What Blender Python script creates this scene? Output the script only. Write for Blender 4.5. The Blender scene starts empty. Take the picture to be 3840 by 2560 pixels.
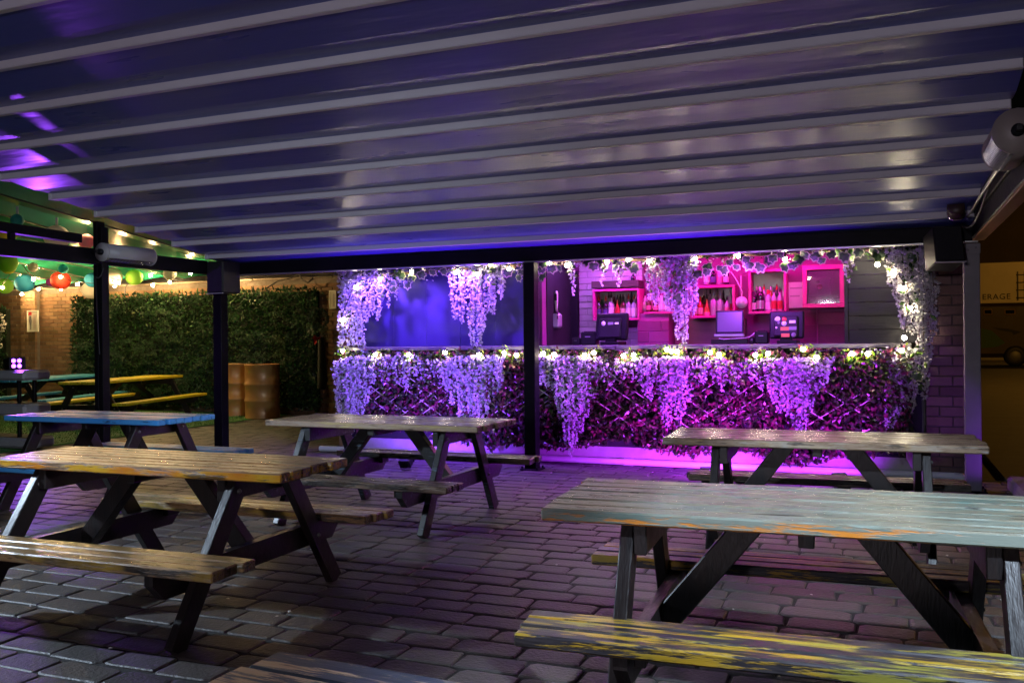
import bpy, math, random
from mathutils import Vector, Matrix, Euler
R = random.Random(7)
rad = math.radians
S = bpy.context.scene
COL = S.collection

# ------------------------------------------------------------------ camera
W, H = 3840.0, 2560.0
F, YAW, PIT, ROLL, HC = 3368.2, rad(22.567), rad(0.0844), rad(-0.5707), 1.30
fw = Vector((-math.sin(YAW)*math.cos(PIT), math.cos(YAW)*math.cos(PIT), -math.sin(PIT)))
r0 = Vector((math.cos(YAW), math.sin(YAW), 0)); u0 = r0.cross(fw)
rt = r0*math.cos(ROLL) + u0*math.sin(ROLL); up = rt.cross(fw)
C0 = Vector((0, 0, HC))
cd = bpy.data.cameras.new('camera'); cam = bpy.data.objects.new('camera', cd); COL.objects.link(cam)
m3 = Matrix((rt, up, -fw)).transposed()
cam.matrix_world = Matrix.Translation(C0) @ m3.to_4x4()
cd.sensor_fit = 'HORIZONTAL'; cd.sensor_width = 36; cd.lens = 36*F/W; cd.clip_end = 400; cd.clip_start = 0.05
S.camera = cam
def ray(px, py): return fw + rt*((px-W/2)/F) - up*((py-H/2)/F)
def onz(px, py, z=0.0): d = ray(px, py); return C0 + d*((z-HC)/d.z)
def ony(px, py, y): d = ray(px, py); return C0 + d*(y/d.y)
def onx(px, py, x): d = ray(px, py); return C0 + d*(x/d.x)
def proj(P):
    d = Vector(P)-C0; z = d.dot(fw)
    return (W/2+F*d.dot(rt)/z, H/2-F*d.dot(up)/z, z)

# ------------------------------------------------------------------ world, exposure
wd = bpy.data.worlds.new('World'); S.world = wd; wd.use_nodes = True
nt = wd.node_tree; bg = nt.nodes['Background']
sky = nt.nodes.new('ShaderNodeTexSky'); sky.sky_type = 'NISHITA'; sky.sun_disc = False
sky.sun_elevation = rad(1.0); sky.sun_rotation = rad(140)
nt.links.new(sky.outputs['Color'], bg.inputs['Color']); bg.inputs['Strength'].default_value = 0.0009
vs = S.view_settings; vs.view_transform = 'Standard'; vs.look = 'None'; vs.exposure = 0.0; vs.gamma = 1.0; vs.use_curve_mapping = False
S.render.engine = 'CYCLES'; cy = S.cycles
cy.use_denoising = True; cy.max_bounces = 7; cy.diffuse_bounces = 3; cy.glossy_bounces = 4; cy.transmission_bounces = 4
cy.caustics_reflective = False; cy.caustics_refractive = False; cy.sample_clamp_indirect = 4.0; cy.use_light_tree = True

# ------------------------------------------------------------------ materials
def srgb(r, g, b):
    f = lambda c: (c/255/12.92) if c/255 <= .04045 else ((c/255+.055)/1.055)**2.4
    return (f(r), f(g), f(b), 1)
MATS = {}
def mat(name, c, rough=.6, metal=0.0, spec=.5, emit=None, es=0.0, coat=0.0):
    if name in MATS: return MATS[name]
    m = bpy.data.materials.new(name); m.use_nodes = True; b = m.node_tree.nodes['Principled BSDF']
    b.inputs['Base Color'].default_value = (*c[:3], 1); b.inputs['Roughness'].default_value = rough
    b.inputs['Metallic'].default_value = metal; b.inputs['Specular IOR Level'].default_value = spec
    b.inputs['Coat Weight'].default_value = coat; b.inputs['Coat Roughness'].default_value = .22
    if emit: b.inputs['Emission Color'].default_value = (*emit[:3], 1); b.inputs['Emission Strength'].default_value = es
    MATS[name] = m; return m
class NB:
    def __init__(s, m): s.t = m.node_tree; s.b = s.t.nodes['Principled BSDF']
    def n(s, ty, **kw):
        x = s.t.nodes.new(ty)
        for k, v in kw.items():
            if k.startswith('i_'):
                key = k[2:]; key = int(key) if key.isdigit() else key.replace('_', ' ')
                x.inputs[key].default_value = v
            else: setattr(x, k, v)
        return x
    def l(s, a, b): s.t.links.new(a, b)
    def math(s, op, a, b=None, clamp=False):
        x = s.t.nodes.new('ShaderNodeMath'); x.operation = op; x.use_clamp = clamp
        for i, v in enumerate((a, b)):
            if v is None: continue
            if isinstance(v, (int, float)): x.inputs[i].default_value = v
            else: s.l(v, x.inputs[i])
        return x.outputs[0]
    def mix(s, f, a, b):
        x = s.t.nodes.new('ShaderNodeMix'); x.data_type = 'RGBA'
        for soc, v in ((x.inputs[0], f), (x.inputs[6], a), (x.inputs[7], b)):
            if isinstance(v, (int, float)): soc.default_value = v
            elif isinstance(v, (tuple, list)): soc.default_value = (*v[:3], 1)
            else: s.l(v, soc)
        return x.outputs[2]
    def ramp(s, f, stops, interp='LINEAR'):
        x = s.t.nodes.new('ShaderNodeValToRGB'); x.color_ramp.interpolation = interp; e = x.color_ramp.elements
        while len(e) < len(stops): e.new(.5)
        for k, (p, c) in enumerate(stops): e[k].position = p; e[k].color = (*c[:3], 1) if len(c) >= 3 else (c[0],)*3+(1,)
        s.l(f, x.inputs[0]); return x.outputs[0]
    def coord(s, scale=(1, 1, 1), rnd=True):
        tc = s.t.nodes.new('ShaderNodeTexCoord'); mp = s.t.nodes.new('ShaderNodeMapping'); mp.inputs['Scale'].default_value = scale
        s.l(tc.outputs['Object'], mp.inputs['Vector'])
        if rnd:
            oi = s.t.nodes.new('ShaderNodeObjectInfo'); cx = s.t.nodes.new('ShaderNodeVectorMath'); cx.operation = 'SCALE'
            cx.inputs[0].default_value = (37, 53, 71); s.l(oi.outputs['Random'], cx.inputs[3]); s.l(cx.outputs[0], mp.inputs['Location'])
        return mp.outputs[0]
    def noise(s, v, scale, detail=5, rough=.6):
        x = s.n('ShaderNodeTexNoise', i_Scale=scale, i_Detail=detail, i_Roughness=rough); s.l(v, x.inputs['Vector']); return x.outputs['Fac']
    def bump(s, h, strength=.3, dist=.01):
        x = s.n('ShaderNodeBump', i_Strength=strength, i_Distance=dist); s.l(h, x.inputs['Height']); s.l(x.outputs[0], s.b.inputs['Normal'])
    def island(s):
        g = s.t.nodes.new('ShaderNodeNewGeometry'); o = s.t.nodes.new('ShaderNodeObjectInfo')
        return s.math('FRACT', s.math('ADD', g.outputs['Random Per Island'], o.outputs['Random']))
def noisy(name, c1, c2, scale=4, rough=.6, rv=.15, bump=.15, stretch=(1, 1, 1), metal=0.0, bd=.01, spec=.5):
    if name in MATS: return MATS[name]
    m = mat(name, c1, rough, metal, spec); k = NB(m); v = k.coord(stretch); f = k.noise(v, scale)
    f2 = k.noise(v, scale*6, 3)
    g = k.ramp(f, [(.32, (0, 0, 0)), (.68, (1, 1, 1))])
    k.l(k.mix(g, c1, c2), k.b.inputs['Base Color'])
    k.l(k.math('ADD', k.math('MULTIPLY', f2, rv*2), rough-rv), k.b.inputs['Roughness'])
    if bump: k.bump(f2, bump, bd)
    return m
def per_piece(name, stops, rough=.7, scale=9, bump=.3, amt=.35, spec=.4, trans=0.0, bd=.006):
    """colour differs from piece to piece, with fine grain"""
    if name in MATS: return MATS[name]
    m = mat(name, (.5, .5, .5), rough, 0, spec); k = NB(m)
    c = k.ramp(k.island(), stops)
    v = k.coord((1, 1, 1)); f = k.noise(v, scale, 6)
    g = k.math('ADD', k.math('MULTIPLY', f, amt*2), 1-amt)
    mx = k.t.nodes.new('ShaderNodeVectorMath'); mx.operation = 'SCALE'; k.l(c, mx.inputs[0]); k.l(g, mx.inputs[3])
    k.l(mx.outputs[0], k.b.inputs['Base Color'])
    if bump: k.bump(k.noise(v, scale*5, 4), bump, bd)
    if trans:
        tr = k.n('ShaderNodeBsdfTranslucent'); k.l(mx.outputs[0], tr.inputs['Color'])
        ms = k.n('ShaderNodeMixShader', i_0=trans); k.l(k.b.outputs[0], ms.inputs[1]); k.l(tr.outputs[0], ms.inputs[2])
        k.l(ms.outputs[0], k.t.nodes['Material Output'].inputs['Surface'])
    return m
def worn(name, wood1, wood2, paint1, paint2, cover_top, cover_side, rough=.42, pscale=7, side_wood=None):
    """planks: bare weathered wood under flaking paint; walked tops hold less paint than the edges"""
    m = mat(name, wood1, rough, 0, .5); k = NB(m)
    v = k.coord((1, 9, 9)); v2 = k.coord((.55, 5.5, 5.5)); v3 = k.coord((1, 1, 1))
    grain = k.noise(v, 9, 6, .65); patch = k.noise(v2, pscale, 6, .68); tone = k.noise(v3, 2.3, 3); fl = k.noise(v, pscale*1.7, 5, .7)
    wood = k.mix(k.ramp(grain, [(.3, (0, 0, 0)), (.7, (1, 1, 1))]), wood1, wood2)
    paint = k.mix(k.ramp(tone, [(.42, (0, 0, 0)), (.58, (1, 1, 1))]), paint1, paint2)
    geo = k.t.nodes.new('ShaderNodeNewGeometry'); sx = k.t.nodes.new('ShaderNodeSeparateXYZ'); k.l(geo.outputs['Normal'], sx.inputs[0])
    topf = k.math('GREATER_THAN', sx.outputs[2], .6)
    thr = k.math('ADD', k.math('MULTIPLY', topf, cover_top-cover_side), cover_side)
    s = k.math('ADD', patch, k.math('MULTIPLY', k.math('SUBTRACT', fl, .5), .55))
    f = k.math('MULTIPLY', k.math('SUBTRACT', thr, s), 14, True)
    dark = k.math('MULTIPLY', k.ramp(k.noise(v, 3.1, 8, .7), [(.575, (0, 0, 0)), (.62, (1, 1, 1))]), .8)
    if side_wood: wood = k.mix(topf, side_wood, wood)
    c = k.mix(f, wood, paint); c = k.mix(dark, c, (.012, .01, .009))
    k.l(c, k.b.inputs['Base Color'])
    k.l(k.math('ADD', k.math('MULTIPLY', grain, .35), rough-.17), k.b.inputs['Roughness'])
    k.bump(k.math('ADD', k.math('MULTIPLY', grain, .6), k.math('MULTIPLY', f, .5)), .55, .004)
    MATS[name] = m; return m

# ------------------------------------------------------------------ mesh helpers
class MB:
    def __init__(s): s.v = []; s.f = []; s.mi = []; s.sm = []
    def add(s, vs, fs, mi=0, smooth=False):
        o = len(s.v); s.v += [tuple(p) for p in vs]
        for f in fs: s.f.append(tuple(i+o for i in f)); s.mi.append(mi); s.sm.append(smooth)
        return s
    def box(s, a, b, mi=0):
        (x0, y0, z0), (x1, y1, z1) = a, b
        return s.add([(x0,y0,z0),(x1,y0,z0),(x1,y1,z0),(x0,y1,z0),(x0,y0,z1),(x1,y0,z1),(x1,y1,z1),(x0,y1,z1)],
              [(3,2,1,0),(4,5,6,7),(0,1,5,4),(1,2,6,5),(2,3,7,6),(3,0,4,7)], mi)
    def cbox(s, a, b, c=.005, mi=0, mtx=None):
        """box with every edge chamfered"""
        x = (a[0], b[0]); y = (a[1], b[1]); z = (a[2], b[2]); V = []; idx = {}
        for i in (0, 1):
            for j in (0, 1):
                for k in (0, 1):
                    p = Vector((x[i], y[j], z[k])); d = [Vector((c*(1-2*i),0,0)), Vector((0,c*(1-2*j),0)), Vector((0,0,c*(1-2*k)))]
                    for ax in range(3):
                        q = p.copy()
                        for o in range(3):
                            if o != ax: q += d[o]
                        idx[(i,j,k,ax)] = len(V); V.append(mtx @ q if mtx else q)
        Fs = []
        g = lambda i, j, k, ax: idx[(i, j, k, ax)]
        for s_ in (0, 1):
            for ax in range(3):
                q = []
                for (u, w) in ((0,0),(1,0),(1,1),(0,1)):
                    t = [0,0,0]; t[ax] = s_; t[(ax+1)%3] = u; t[(ax+2)%3] = w; q.append(g(*t, ax))
                Fs.append(tuple(q) if s_ else tuple(q[::-1]))
        for ax in range(3):
            for u in (0,1):
                for w in (0,1):
                    t0 = [0,0,0]; t0[(ax+1)%3] = u; t0[(ax+2)%3] = w; t1 = list(t0); t1[ax] = 1
                    a1, a2 = (ax+1)%3, (ax+2)%3
                    q = (g(*t0, a1), g(*t1, a1), g(*t1, a2), g(*t0, a2)); Fs.append(q if (u == w) else q[::-1])
        for i in (0,1):
            for j in (0,1):
                for k in (0,1):
                    q = (g(i,j,k,0), g(i,j,k,1), g(i,j,k,2)); Fs.append(q if (i+j+k) % 2 else q[::-1])
        return s.add(V, Fs, mi)
    def bar(s, p, q, w, h, upv=(0, 0, 1), c=.003, mi=0):
        p = Vector(p); q = Vector(q); d = q-p; L = d.length; d.normalize(); u = Vector(upv); sd = d.cross(u).normalized(); u = sd.cross(d)
        mt = Matrix.Translation(p) @ Matrix((d, sd, u)).transposed().to_4x4()
        return s.cbox((0, -w/2, -h/2), (L, w/2, h/2), c, mi, mt)
    def tube(s, pts, r, n=8, mi=0, caps=True):
        pts = [Vector(p) for p in pts]; rings = []; V = []
        for i, p in enumerate(pts):
            d = (pts[min(i+1, len(pts)-1)]-pts[max(i-1, 0)]).normalized()
            a = d.cross(Vector((0, 0, 1)) if abs(d.z) < .9 else Vector((1, 0, 0))).normalized(); b = d.cross(a)
            rr = r[i] if isinstance(r, (list, tuple)) else r
            rings.append([len(V)+k for k in range(n)])
            V += [p+a*rr*math.cos(2*math.pi*k/n)+b*rr*math.sin(2*math.pi*k/n) for k in range(n)]
        Fs = []
        for i in range(len(rings)-1):
            for k in range(n): Fs.append((rings[i][k], rings[i][(k+1)%n], rings[i+1][(k+1)%n], rings[i+1][k]))
        s.add(V, Fs, mi, True)
        if caps: s.add([V[k] for k in rings[0]], [tuple(range(n))], mi); s.add([V[k] for k in rings[-1]], [tuple(range(n))[::-1]], mi)
        return s
    def lathe(s, prof, n=16, o=(0, 0, 0), mi=0, smooth=True, axis='Z'):
        V = []; Fs = []
        for (r, z) in prof:
            for k in range(n):
                a = 2*math.pi*k/n; x, y = r*math.cos(a), r*math.sin(a)
                if axis == 'Z': V.append((o[0]+x, o[1]+y, o[2]+z))
                elif axis == 'Y': V.append((o[0]+x, o[1]+z, o[2]+y))
                else: V.append((o[0]+z, o[1]+x, o[2]+y))
        for i in range(len(prof)-1):
            for k in range(n):
                q = (i*n+k, i*n+(k+1)%n, (i+1)*n+(k+1)%n, (i+1)*n+k); Fs.append(q if axis != 'Y' else q[::-1])
        return s.add(V, Fs, mi, smooth)
    def mesh(s, name, mats):
        m = bpy.data.meshes.new(name); m.from_pydata(s.v, [], s.f)
        for x in (mats if isinstance(mats, (list, tuple)) else [mats]): m.materials.append(x)
        m.polygons.foreach_set('material_index', s.mi); m.polygons.foreach_set('use_smooth', s.sm); m.update(); return m
    def obj(s, name, mats, parent=None, loc=None, rot=None): return link(name, s.mesh(name, mats), parent, loc, rot)
def link(name, me, parent=None, loc=None, rot=None):
    o = bpy.data.objects.new(name, me); COL.objects.link(o)
    if parent: o.parent = parent
    if loc is not None: o.location = loc
    if rot is not None: o.rotation_euler = rot
    return o
def tag(o, label=None, cat=None, group=None, kind=None):
    if label: o['label'] = label
    if cat: o['category'] = cat
    if group: o['group'] = group
    if kind: o['kind'] = kind
    return o
def thing(name, label, cat, loc=(0, 0, 0), rz=0.0, group=None):
    return tag(link(name, None, None, loc, (0, 0, rz)), label, cat, group)
def copy_tree(o, parent=None):
    c = o.copy(); COL.objects.link(c)
    if parent: c.parent = parent
    for ch in list(o.children): copy_tree(ch, c)
    return c
def lamp(name, ty, parent, loc, energy, color, **kw):
    d = bpy.data.lights.new(name, ty); d.energy = energy; d.color = color
    for k, v in kw.items():
        if k not in ('target',): setattr(d, k, v)
    o = link(name, d, parent, loc)
    if 'target' in kw:
        o.rotation_euler = (Vector(kw['target'])-Vector(loc)).to_track_quat('-Z', 'Y').to_euler()
    return o

# palette
BLACKP = noisy('black_paint', (.004, .004, .005), (.007, .006, .008), 3, .45, .1, .12, spec=.07)
DARKW = noisy('dark_stained_timber', (.014, .010, .009), (.03, .019, .015), 5, .42, .12, .25, (1, 6, 6))
GREYM = noisy('grey_painted_steel', (.17, .155, .165), (.12, .11, .115), 3, .45, .1, .08)
CABLE = mat('black_cable', (.012, .012, .012), .5)
BLKPL = mat('black_plastic', (.006, .006, .007), .42, 0, .25)
CHROME = mat('chrome', (.75, .75, .75), .18, 1.0)
ALU = noisy('painted_aluminium', (.68, .65, .69), (.62, .59, .63), 2, .55, .08, 0)
BULB = mat('warm_bulb_glass', (1, .9, .7), .3, emit=(1.0, .84, .58), es=140)
BULBF = mat('amber_bulb_glass', (1, .9, .7), .3, emit=(1.0, .62, .26), es=950)
SOCK = mat('bulb_socket', (.02, .02, .02), .5)

# key distances of the place (metres; camera stands at the origin, X runs along the bar, Y towards it)
YB = 8.42            # posts and beam in front of the bar
YF = 9.06            # bar front
PX = (-7.20, -3.29, 0.67)

# ------------------------------------------------------------------ ground
ASPH = noisy('asphalt', (.05, .047, .045), (.075, .07, .065), 2.5, .75, .1, .4)
JOINT = noisy('dirty_joint_sand', (.010, .008, .007), (.022, .018, .016), 9, .9, .05, .5)
tag(MB().box((-90, -40, -.5), (110, 150, -.06)).obj('ground', ASPH), kind='structure')
tag(MB().box((1.0, 8.7, -.06), (60, 90, -.004)).obj('road', ASPH), kind='structure')
pave = tag(MB().box((-9.95, -4, -.06), (1.0, 9.12, -.008)).box((-9.95, 9.12, -.06), (-5.6, 13.6, -.008)).box((1.0, -4, -.06), (6, 8.7, -.008)).obj('courtyard_pavement', JOINT), kind='structure')
PAVER = per_piece('worn_stone_setts', [(0, (.032, .024, .020)), (.35, (.056, .044, .038)), (.6, (.044, .039, .039)), (.85, (.078, .062, .053)), (1, (.028, .022, .020))], .50, 11, .6, .5, .5, bd=.010)
def sett_mesh(seed, Lx=.288, Wy=.152):
    """a worn sett: cut corners, softened upper edge"""
    rr = random.Random(seed); cc = [rr.uniform(.008, .023) for _ in range(4)]
    def ring(ins, z):
        a, b = Lx/2-ins, Wy/2-ins; P = []
        for q, (sx, sy) in enumerate(((1, 1), (-1, 1), (-1, -1), (1, -1))):
            c = cc[q]; u, v = Vector((sx*a, sy*(b-c), z)), Vector((sx*(a-c*1.3), sy*b, z)); P += [u, v] if sx*sy > 0 else [v, u]
        return P
    jit = [Vector((rr.uniform(-.006, .006), rr.uniform(-.005, .005), 0)) for _ in range(8)]
    V = [p+jit[k] for r_ in (ring(0, -.035), ring(0, -.0055), ring(.006, -.001), ring(.022, rr.uniform(-.0005, .0015))) for k, p in enumerate(r_)]
    Fs = [(r_*8+k, r_*8+(k+1) % 8, r_*8+8+(k+1) % 8, r_*8+8+k) for r_ in range(3) for k in range(8)]+[tuple(range(24, 32))]
    return MB().add(V, Fs)
setts = [sett_mesh(i) for i in range(9)]
places = []
row = 0; y = .5
while y < 13.5:
    x = -10.1+R.random()*.3
    while x < 3.5:
        sc = R.uniform(.78, 1.14); Lb = .300*sc; cx = x+Lb/2; x += Lb
        if y > 9.0 and not (-9.9 < cx < -5.7): continue
        if cx < -9.8 or (y < 9 and cx > 2.8): continue
        pxy = proj((cx, y, 0))
        if pxy[2] < .4 or not (-160 < pxy[0] < 4000 and pxy[1] < 2700): continue
        places.append((pxy[2], cx, y+R.uniform(-.005, .005), sc, R.uniform(-.02, .02), R.uniform(-.002, .0015), R.uniform(-.007, .007), R.uniform(-.005, .005), R.randrange(9)))
    y += .165; row += 1
places.sort()
near = [q for q in places if 200 < proj((q[1], q[2], 0))[0]+400 and proj((q[1], q[2], 0))[1] < 2580]
sel = set(id(q) for q in near[:300]); sm = [b.mesh('paver', PAVER) for b in setts]; rest = MB()
for q in places:
    _, cx, cy_, sc, rz, dz, rx, ry, k = q
    if id(q) in sel:
        o = link('paver', sm[k], pave, (cx, cy_, dz), (rx, ry, rz)); o.scale = (sc, 1, 1)
    else:
        mt = Matrix.Translation((cx, cy_, dz)) @ Euler((rx, ry, rz)).to_matrix().to_4x4() @ Matrix.Diagonal((sc, 1, 1, 1))
        rest.add([mt @ Vector(v) for v in setts[k].v], setts[k].f)
tag(rest.obj('paver_field', PAVER, pave), kind='stuff')
TURF = noisy('artificial_turf', (.03, .12, .015), (.05, .16, .025), 1.2, .85, .05, .9, bd=.02)
turf = tag(MB().box((-24, 1.5, -.06), (-9.96, 13.7, .006)).obj('artificial_turf', TURF), kind='structure')
bl = MB()
for i in range(26000):
    x = R.uniform(-15.5, -9.97); y = R.uniform(6.5, 13.2); a = R.random()*6.28; h = R.uniform(.014, .03); w = .006
    bl.add([(x-w*math.cos(a), y-w*math.sin(a), .005), (x+w*math.cos(a), y+w*math.sin(a), .005), (x+R.uniform(-.012, .012), y+R.uniform(-.012, .012), h)], [(0, 1, 2)])
tag(bl.obj('turf_blades', per_piece('turf_blade', [(0, (.03, .11, .015)), (.6, (.05, .17, .025)), (1, (.08, .2, .04))], .6, 3, 0, .1), turf), kind='stuff')

# ------------------------------------------------------------------ brick laying
def lay(parent, spots, m, w, h, d, ch=.004, limit=300, name='brick', jit=.003):
    """spots: (x, y_front, z_bottom, length); pieces proud of the mortar behind them"""
    spots = sorted(spots, key=lambda q: (Vector((q[0], q[1], q[2]))-C0).length)
    if not spots: return
    mm = [MB().cbox((0, 0, 0), (w, d, h), ch).mesh(name, m) for _ in range(1)]
    rest = MB()
    for i, (x, yf, z, L) in enumerate(spots):
        yy = yf+R.uniform(-jit, jit)
        if i < limit:
            o = link(name, mm[0], parent, (x, yy, z)); o.scale = (L/w, 1, 1)
        else: rest.cbox((x, yy, z), (x+L, yy+d, z+h), ch)
    if rest.v: tag(rest.obj(name+'_field', m, parent), kind='stuff')
def courses(x0, x1, z0, z1, yf, w, h, j=.010, keep=None):
    out = []; z = z0; k = 0
    while z+h <= z1+.001:
        x = x0-(0 if k % 2 else (w+j)/2)
        while x < x1:
            a = max(x, x0); b = min(x+w, x1)
            if b-a > .03 and (keep is None or keep((a+b)/2, z)): out.append((a, yf, z, b-a))
            x += w+j
        z += h+j; k += 1
    return out
TANB = per_piece('tan_brick', [(0, (.17, .095, .05)), (.3, (.25, .15, .08)), (.6, (.21, .115, .065)), (.85, (.29, .18, .10)), (1, (.14, .08, .05))], .85, 14, .5, .3)
MORT = noisy('mortar', (.15, .125, .10), (.21, .18, .145), 20, .95, .03, .4)
YW = 13.5
wall = thing('brick_wall', 'long tan brick wall with pale coping behind the green leaf panel and barrels', 'wall', (-12, YW, 0))
def keepw(x, z): return x < -15.0 or x > -9.4 or z > 2.14 or z < .14
MB().box((-19, YW+.012, -.05), (-5.5, YW+.25, 2.44)).obj('wall_core', MORT, wall, (12, -YW, 0))
lay(wall, [(x+12, yy-YW, z, L) for (x, yy, z, L) in courses(-18.2, -5.6, 0, 2.40, YW-.012, .225, .066, keep=keepw)], TANB, .225, .066, .05)
cop = MB().cbox((0, 0, 0), (.86, .3, .07), .008).mesh('coping_stone', noisy('pale_coping', (.42, .36, .28), (.32, .27, .2), 5, .85, .05, .3))
for i in range(15): link('coping_stone', cop, wall, (-18.6+i*.872+12, -.04, 2.445), (0, 0, R.uniform(-.004, .004)))
pil = thing('brick_pilaster', 'tan brick pilaster against the wall carrying a framed poster', 'pilaster', (-16.42, YW, 0))
MB().box((-.19, -.13, -.02), (.19, -.02, 2.42)).obj('pilaster_core', MORT, pil)
lay(pil, [(x, yy, z, L) for (x, yy, z, L) in courses(-.21, .21, 0, 2.40, -.15, .205, .066)], TANB, .205, .066, .05, limit=80)

# framed posters
FRAMEW = mat('white_frame', (.72, .7, .64), .5); PAPER = mat('poster_paper', (.62, .58, .50), .7); REDINK = mat('red_ink', (.55, .04, .05), .7); GREYINK = mat('grey_ink', (.16, .15, .16), .7); PINKINK = mat('pink_ink', (.5, .28, .24), .7)
def poster(px0, py0, px1, py1, y, label, fig=True):
    a = ony(px0, py1, y); b = ony(px1, py0, y); w = b.x-a.x; h = b.z-a.z
    t = thing('framed_poster', label, 'poster', (a.x, y, a.z))
    for (p, q) in (((0, -.02, 0), (w, 0, .022)), ((0, -.02, h-.022), (w, 0, h)), ((0, -.02, .022), (.022, 0, h-.022)), ((w-.022, -.02, .022), (w, 0, h-.022))): MB().cbox(p, q, .003).obj('frame_bar', FRAMEW, t)
    MB().box((.02, -.008, .02), (w-.02, -.001, h-.02)).obj('sheet', PAPER, t)
    if fig:
        k = MB(); k.add([(.1*w, -.012, .78*h), (.40*w, -.012, .78*h), (.42*w, -.012, .88*h), (.3*w, -.012, .93*h), (.14*w, -.012, .9*h)], [(0, 1, 2, 3, 4)]); k.obj('print', REDINK, t)
        k = MB()
        k.add([(.2*w, -.012, .74*h), (.36*w, -.012, .74*h), (.42*w, -.012, .5*h), (.38*w, -.012, .28*h), (.36*w, -.012, .1*h), (.28*w, -.012, .1*h), (.26*w, -.012, .3*h), (.17*w, -.012, .52*h)], [tuple(range(8))]); k.obj('print', GREYINK, t)
    k = MB(); 
    for i in range(14): k.box((.52*w, -.0125, h*(.15+.048*i)), (w*(.72+.14*R.random()), -.0105, h*(.15+.048*i)+.006))
    k.obj('print', PINKINK if fig else GREYINK, t)
poster(104, 1163, 145, 1244, YW-.17, 'white framed poster with a red and grey figure on the brick pilaster')
poster(1236, 1088, 1262, 1158, YW-.03, 'small white framed notice on the brick wall beside the flowers', False)

# ------------------------------------------------------------------ foliage helpers
def leaf(mb, p, d, n, L, w, fold=.25, mi=0):
    d = d.normalized(); s = d.cross(n).normalized(); u = s.cross(d)
    m = p+d*L*.5+u*fold*w; t = p+d*L-u*L*.12
    a = p+d*L*.42+s*w*.5; b = p+d*L*.42-s*w*.5; 
    mb.add([p, a, t, b, m], [(0, 1, 4), (1, 2, 4), (2, 3, 4), (3, 0, 4)], mi)
def rv(): 
    while 1:
        v = Vector((R.uniform(-1, 1), R.uniform(-1, 1), R.uniform(-1, 1)))
        if .05 < v.length < 1: return v.normalized()
lt = MB()
for i in range(150):
    x = R.uniform(-5.5, 1.2); y = R.choice((R.uniform(2, 8.9), R.uniform(7.5, 8.9))); leaf(lt, Vector((x, y, .006)), Vector((R.uniform(-1, 1), R.uniform(-1, 1), .1)), Vector((0, 0, 1)), R.uniform(.012, .03), R.uniform(.008, .02))
tag(lt.obj('fallen_petals', mat('litter_pale', (.5, .48, .44), .8)), kind='stuff')

HEDGE = per_piece('plastic_hedge_leaf', [(0, (.004, .02, .006)), (.45, (.010, .045, .012)), (.8, (.022, .08, .018)), (.95, (.045, .12, .024)), (1, (.10, .14, .04))], .42, 4, 0, .1, .5, .2)
def hedge(name, label, x0, x1, z0, z1, y, n, ferns=60):
    t = thing(name, label, 'green wall', ((x0+x1)/2, y, z0)); ox, oz = (x0+x1)/2, z0
    MB().box((x0-ox+.04, .0, .03), (x1-ox-.04, .10, z1-oz-.04)).obj('backing', mat('hedge_backing', (.008, .015, .006), .9), t)
    b = MB()
    def depth(x, z): return .05+.05*math.sin(x*3.1+math.sin(z*4))+.04*math.sin(z*5.3+x*1.7)
    for i in range(n):
        x = R.uniform(x0, x1)-ox; z = R.uniform(z0, z1)-oz; dp = depth(x, z)*R.random()**.5+.02
        d = (rv()+Vector((0, -.7, .15))); leaf(b, Vector((x, -dp, z)), d, rv(), R.uniform(.05, .10), R.uniform(.025, .05))
    for i in range(int(n*.04)):
        e = R.choice((0, 1, 2)); x = R.uniform(x0, x1)-ox; z = z1-oz
        if e == 1: x = x0-ox; z = R.uniform(z0, z1)-oz
        if e == 2: x = x1-ox; z = R.uniform(z0, z1)-oz
        leaf(b, Vector((x, -.05, z)), rv()+Vector((0, -.3, .5)), rv(), R.uniform(.06, .12), .04)
    for i in range(ferns):
        c = Vector((R.uniform(x0, x1)-ox, -.12, R.uniform(z0+.2, z1)-oz))
        for k in range(R.randint(5, 9)):
            a = R.uniform(-.4, 3.6); L = R.uniform(.14, .3); dr = Vector((math.cos(a), -.45, math.sin(a)*.8))
            prev = c.copy()
            for s in range(7):
                q = c+dr*L*(s+1)/7+Vector((0, 0, -.10*((s+1)/7)**2)); tdir = (q-prev).normalized(); sd = tdir.cross(Vector((0, 1, 0)))
                for sg in (-1, 1): leaf(b, prev, sd*sg+tdir*.6, Vector((0, -1, .2)), .055*(1-s*.1), .014)
                prev = q
    tag(b.obj('leaves', HEDGE, t), kind='stuff'); return t
hedge('green_wall', 'wide artificial leaf panel on the brick wall behind the yellow picnic table', -15.12, -9.28, .10, 2.24, YW-.12, 15000, 90)
hedge('green_wall', 'narrow strip of leaf panel with white blossom left of the framed poster', -18.2, -17.05, .10, 2.1, YW-.12, 1800, 6)
fl = MB()
for i in range(90): leaf(fl, Vector((R.uniform(-.06, .05)+.08*math.sin(i*.07), R.uniform(-.05, 0), -i*.008)), rv()+Vector((0, -.5, 0)), rv(), .06, .05)
fo = fl.obj('white_blossom_sprig', mat('far_white_petal', (.7, .68, .6), .6), None, (-17.1, YW-.2, 1.95)); tag(fo, 'spray of white blossom hanging on the narrow leaf panel', 'flowers')

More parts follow.
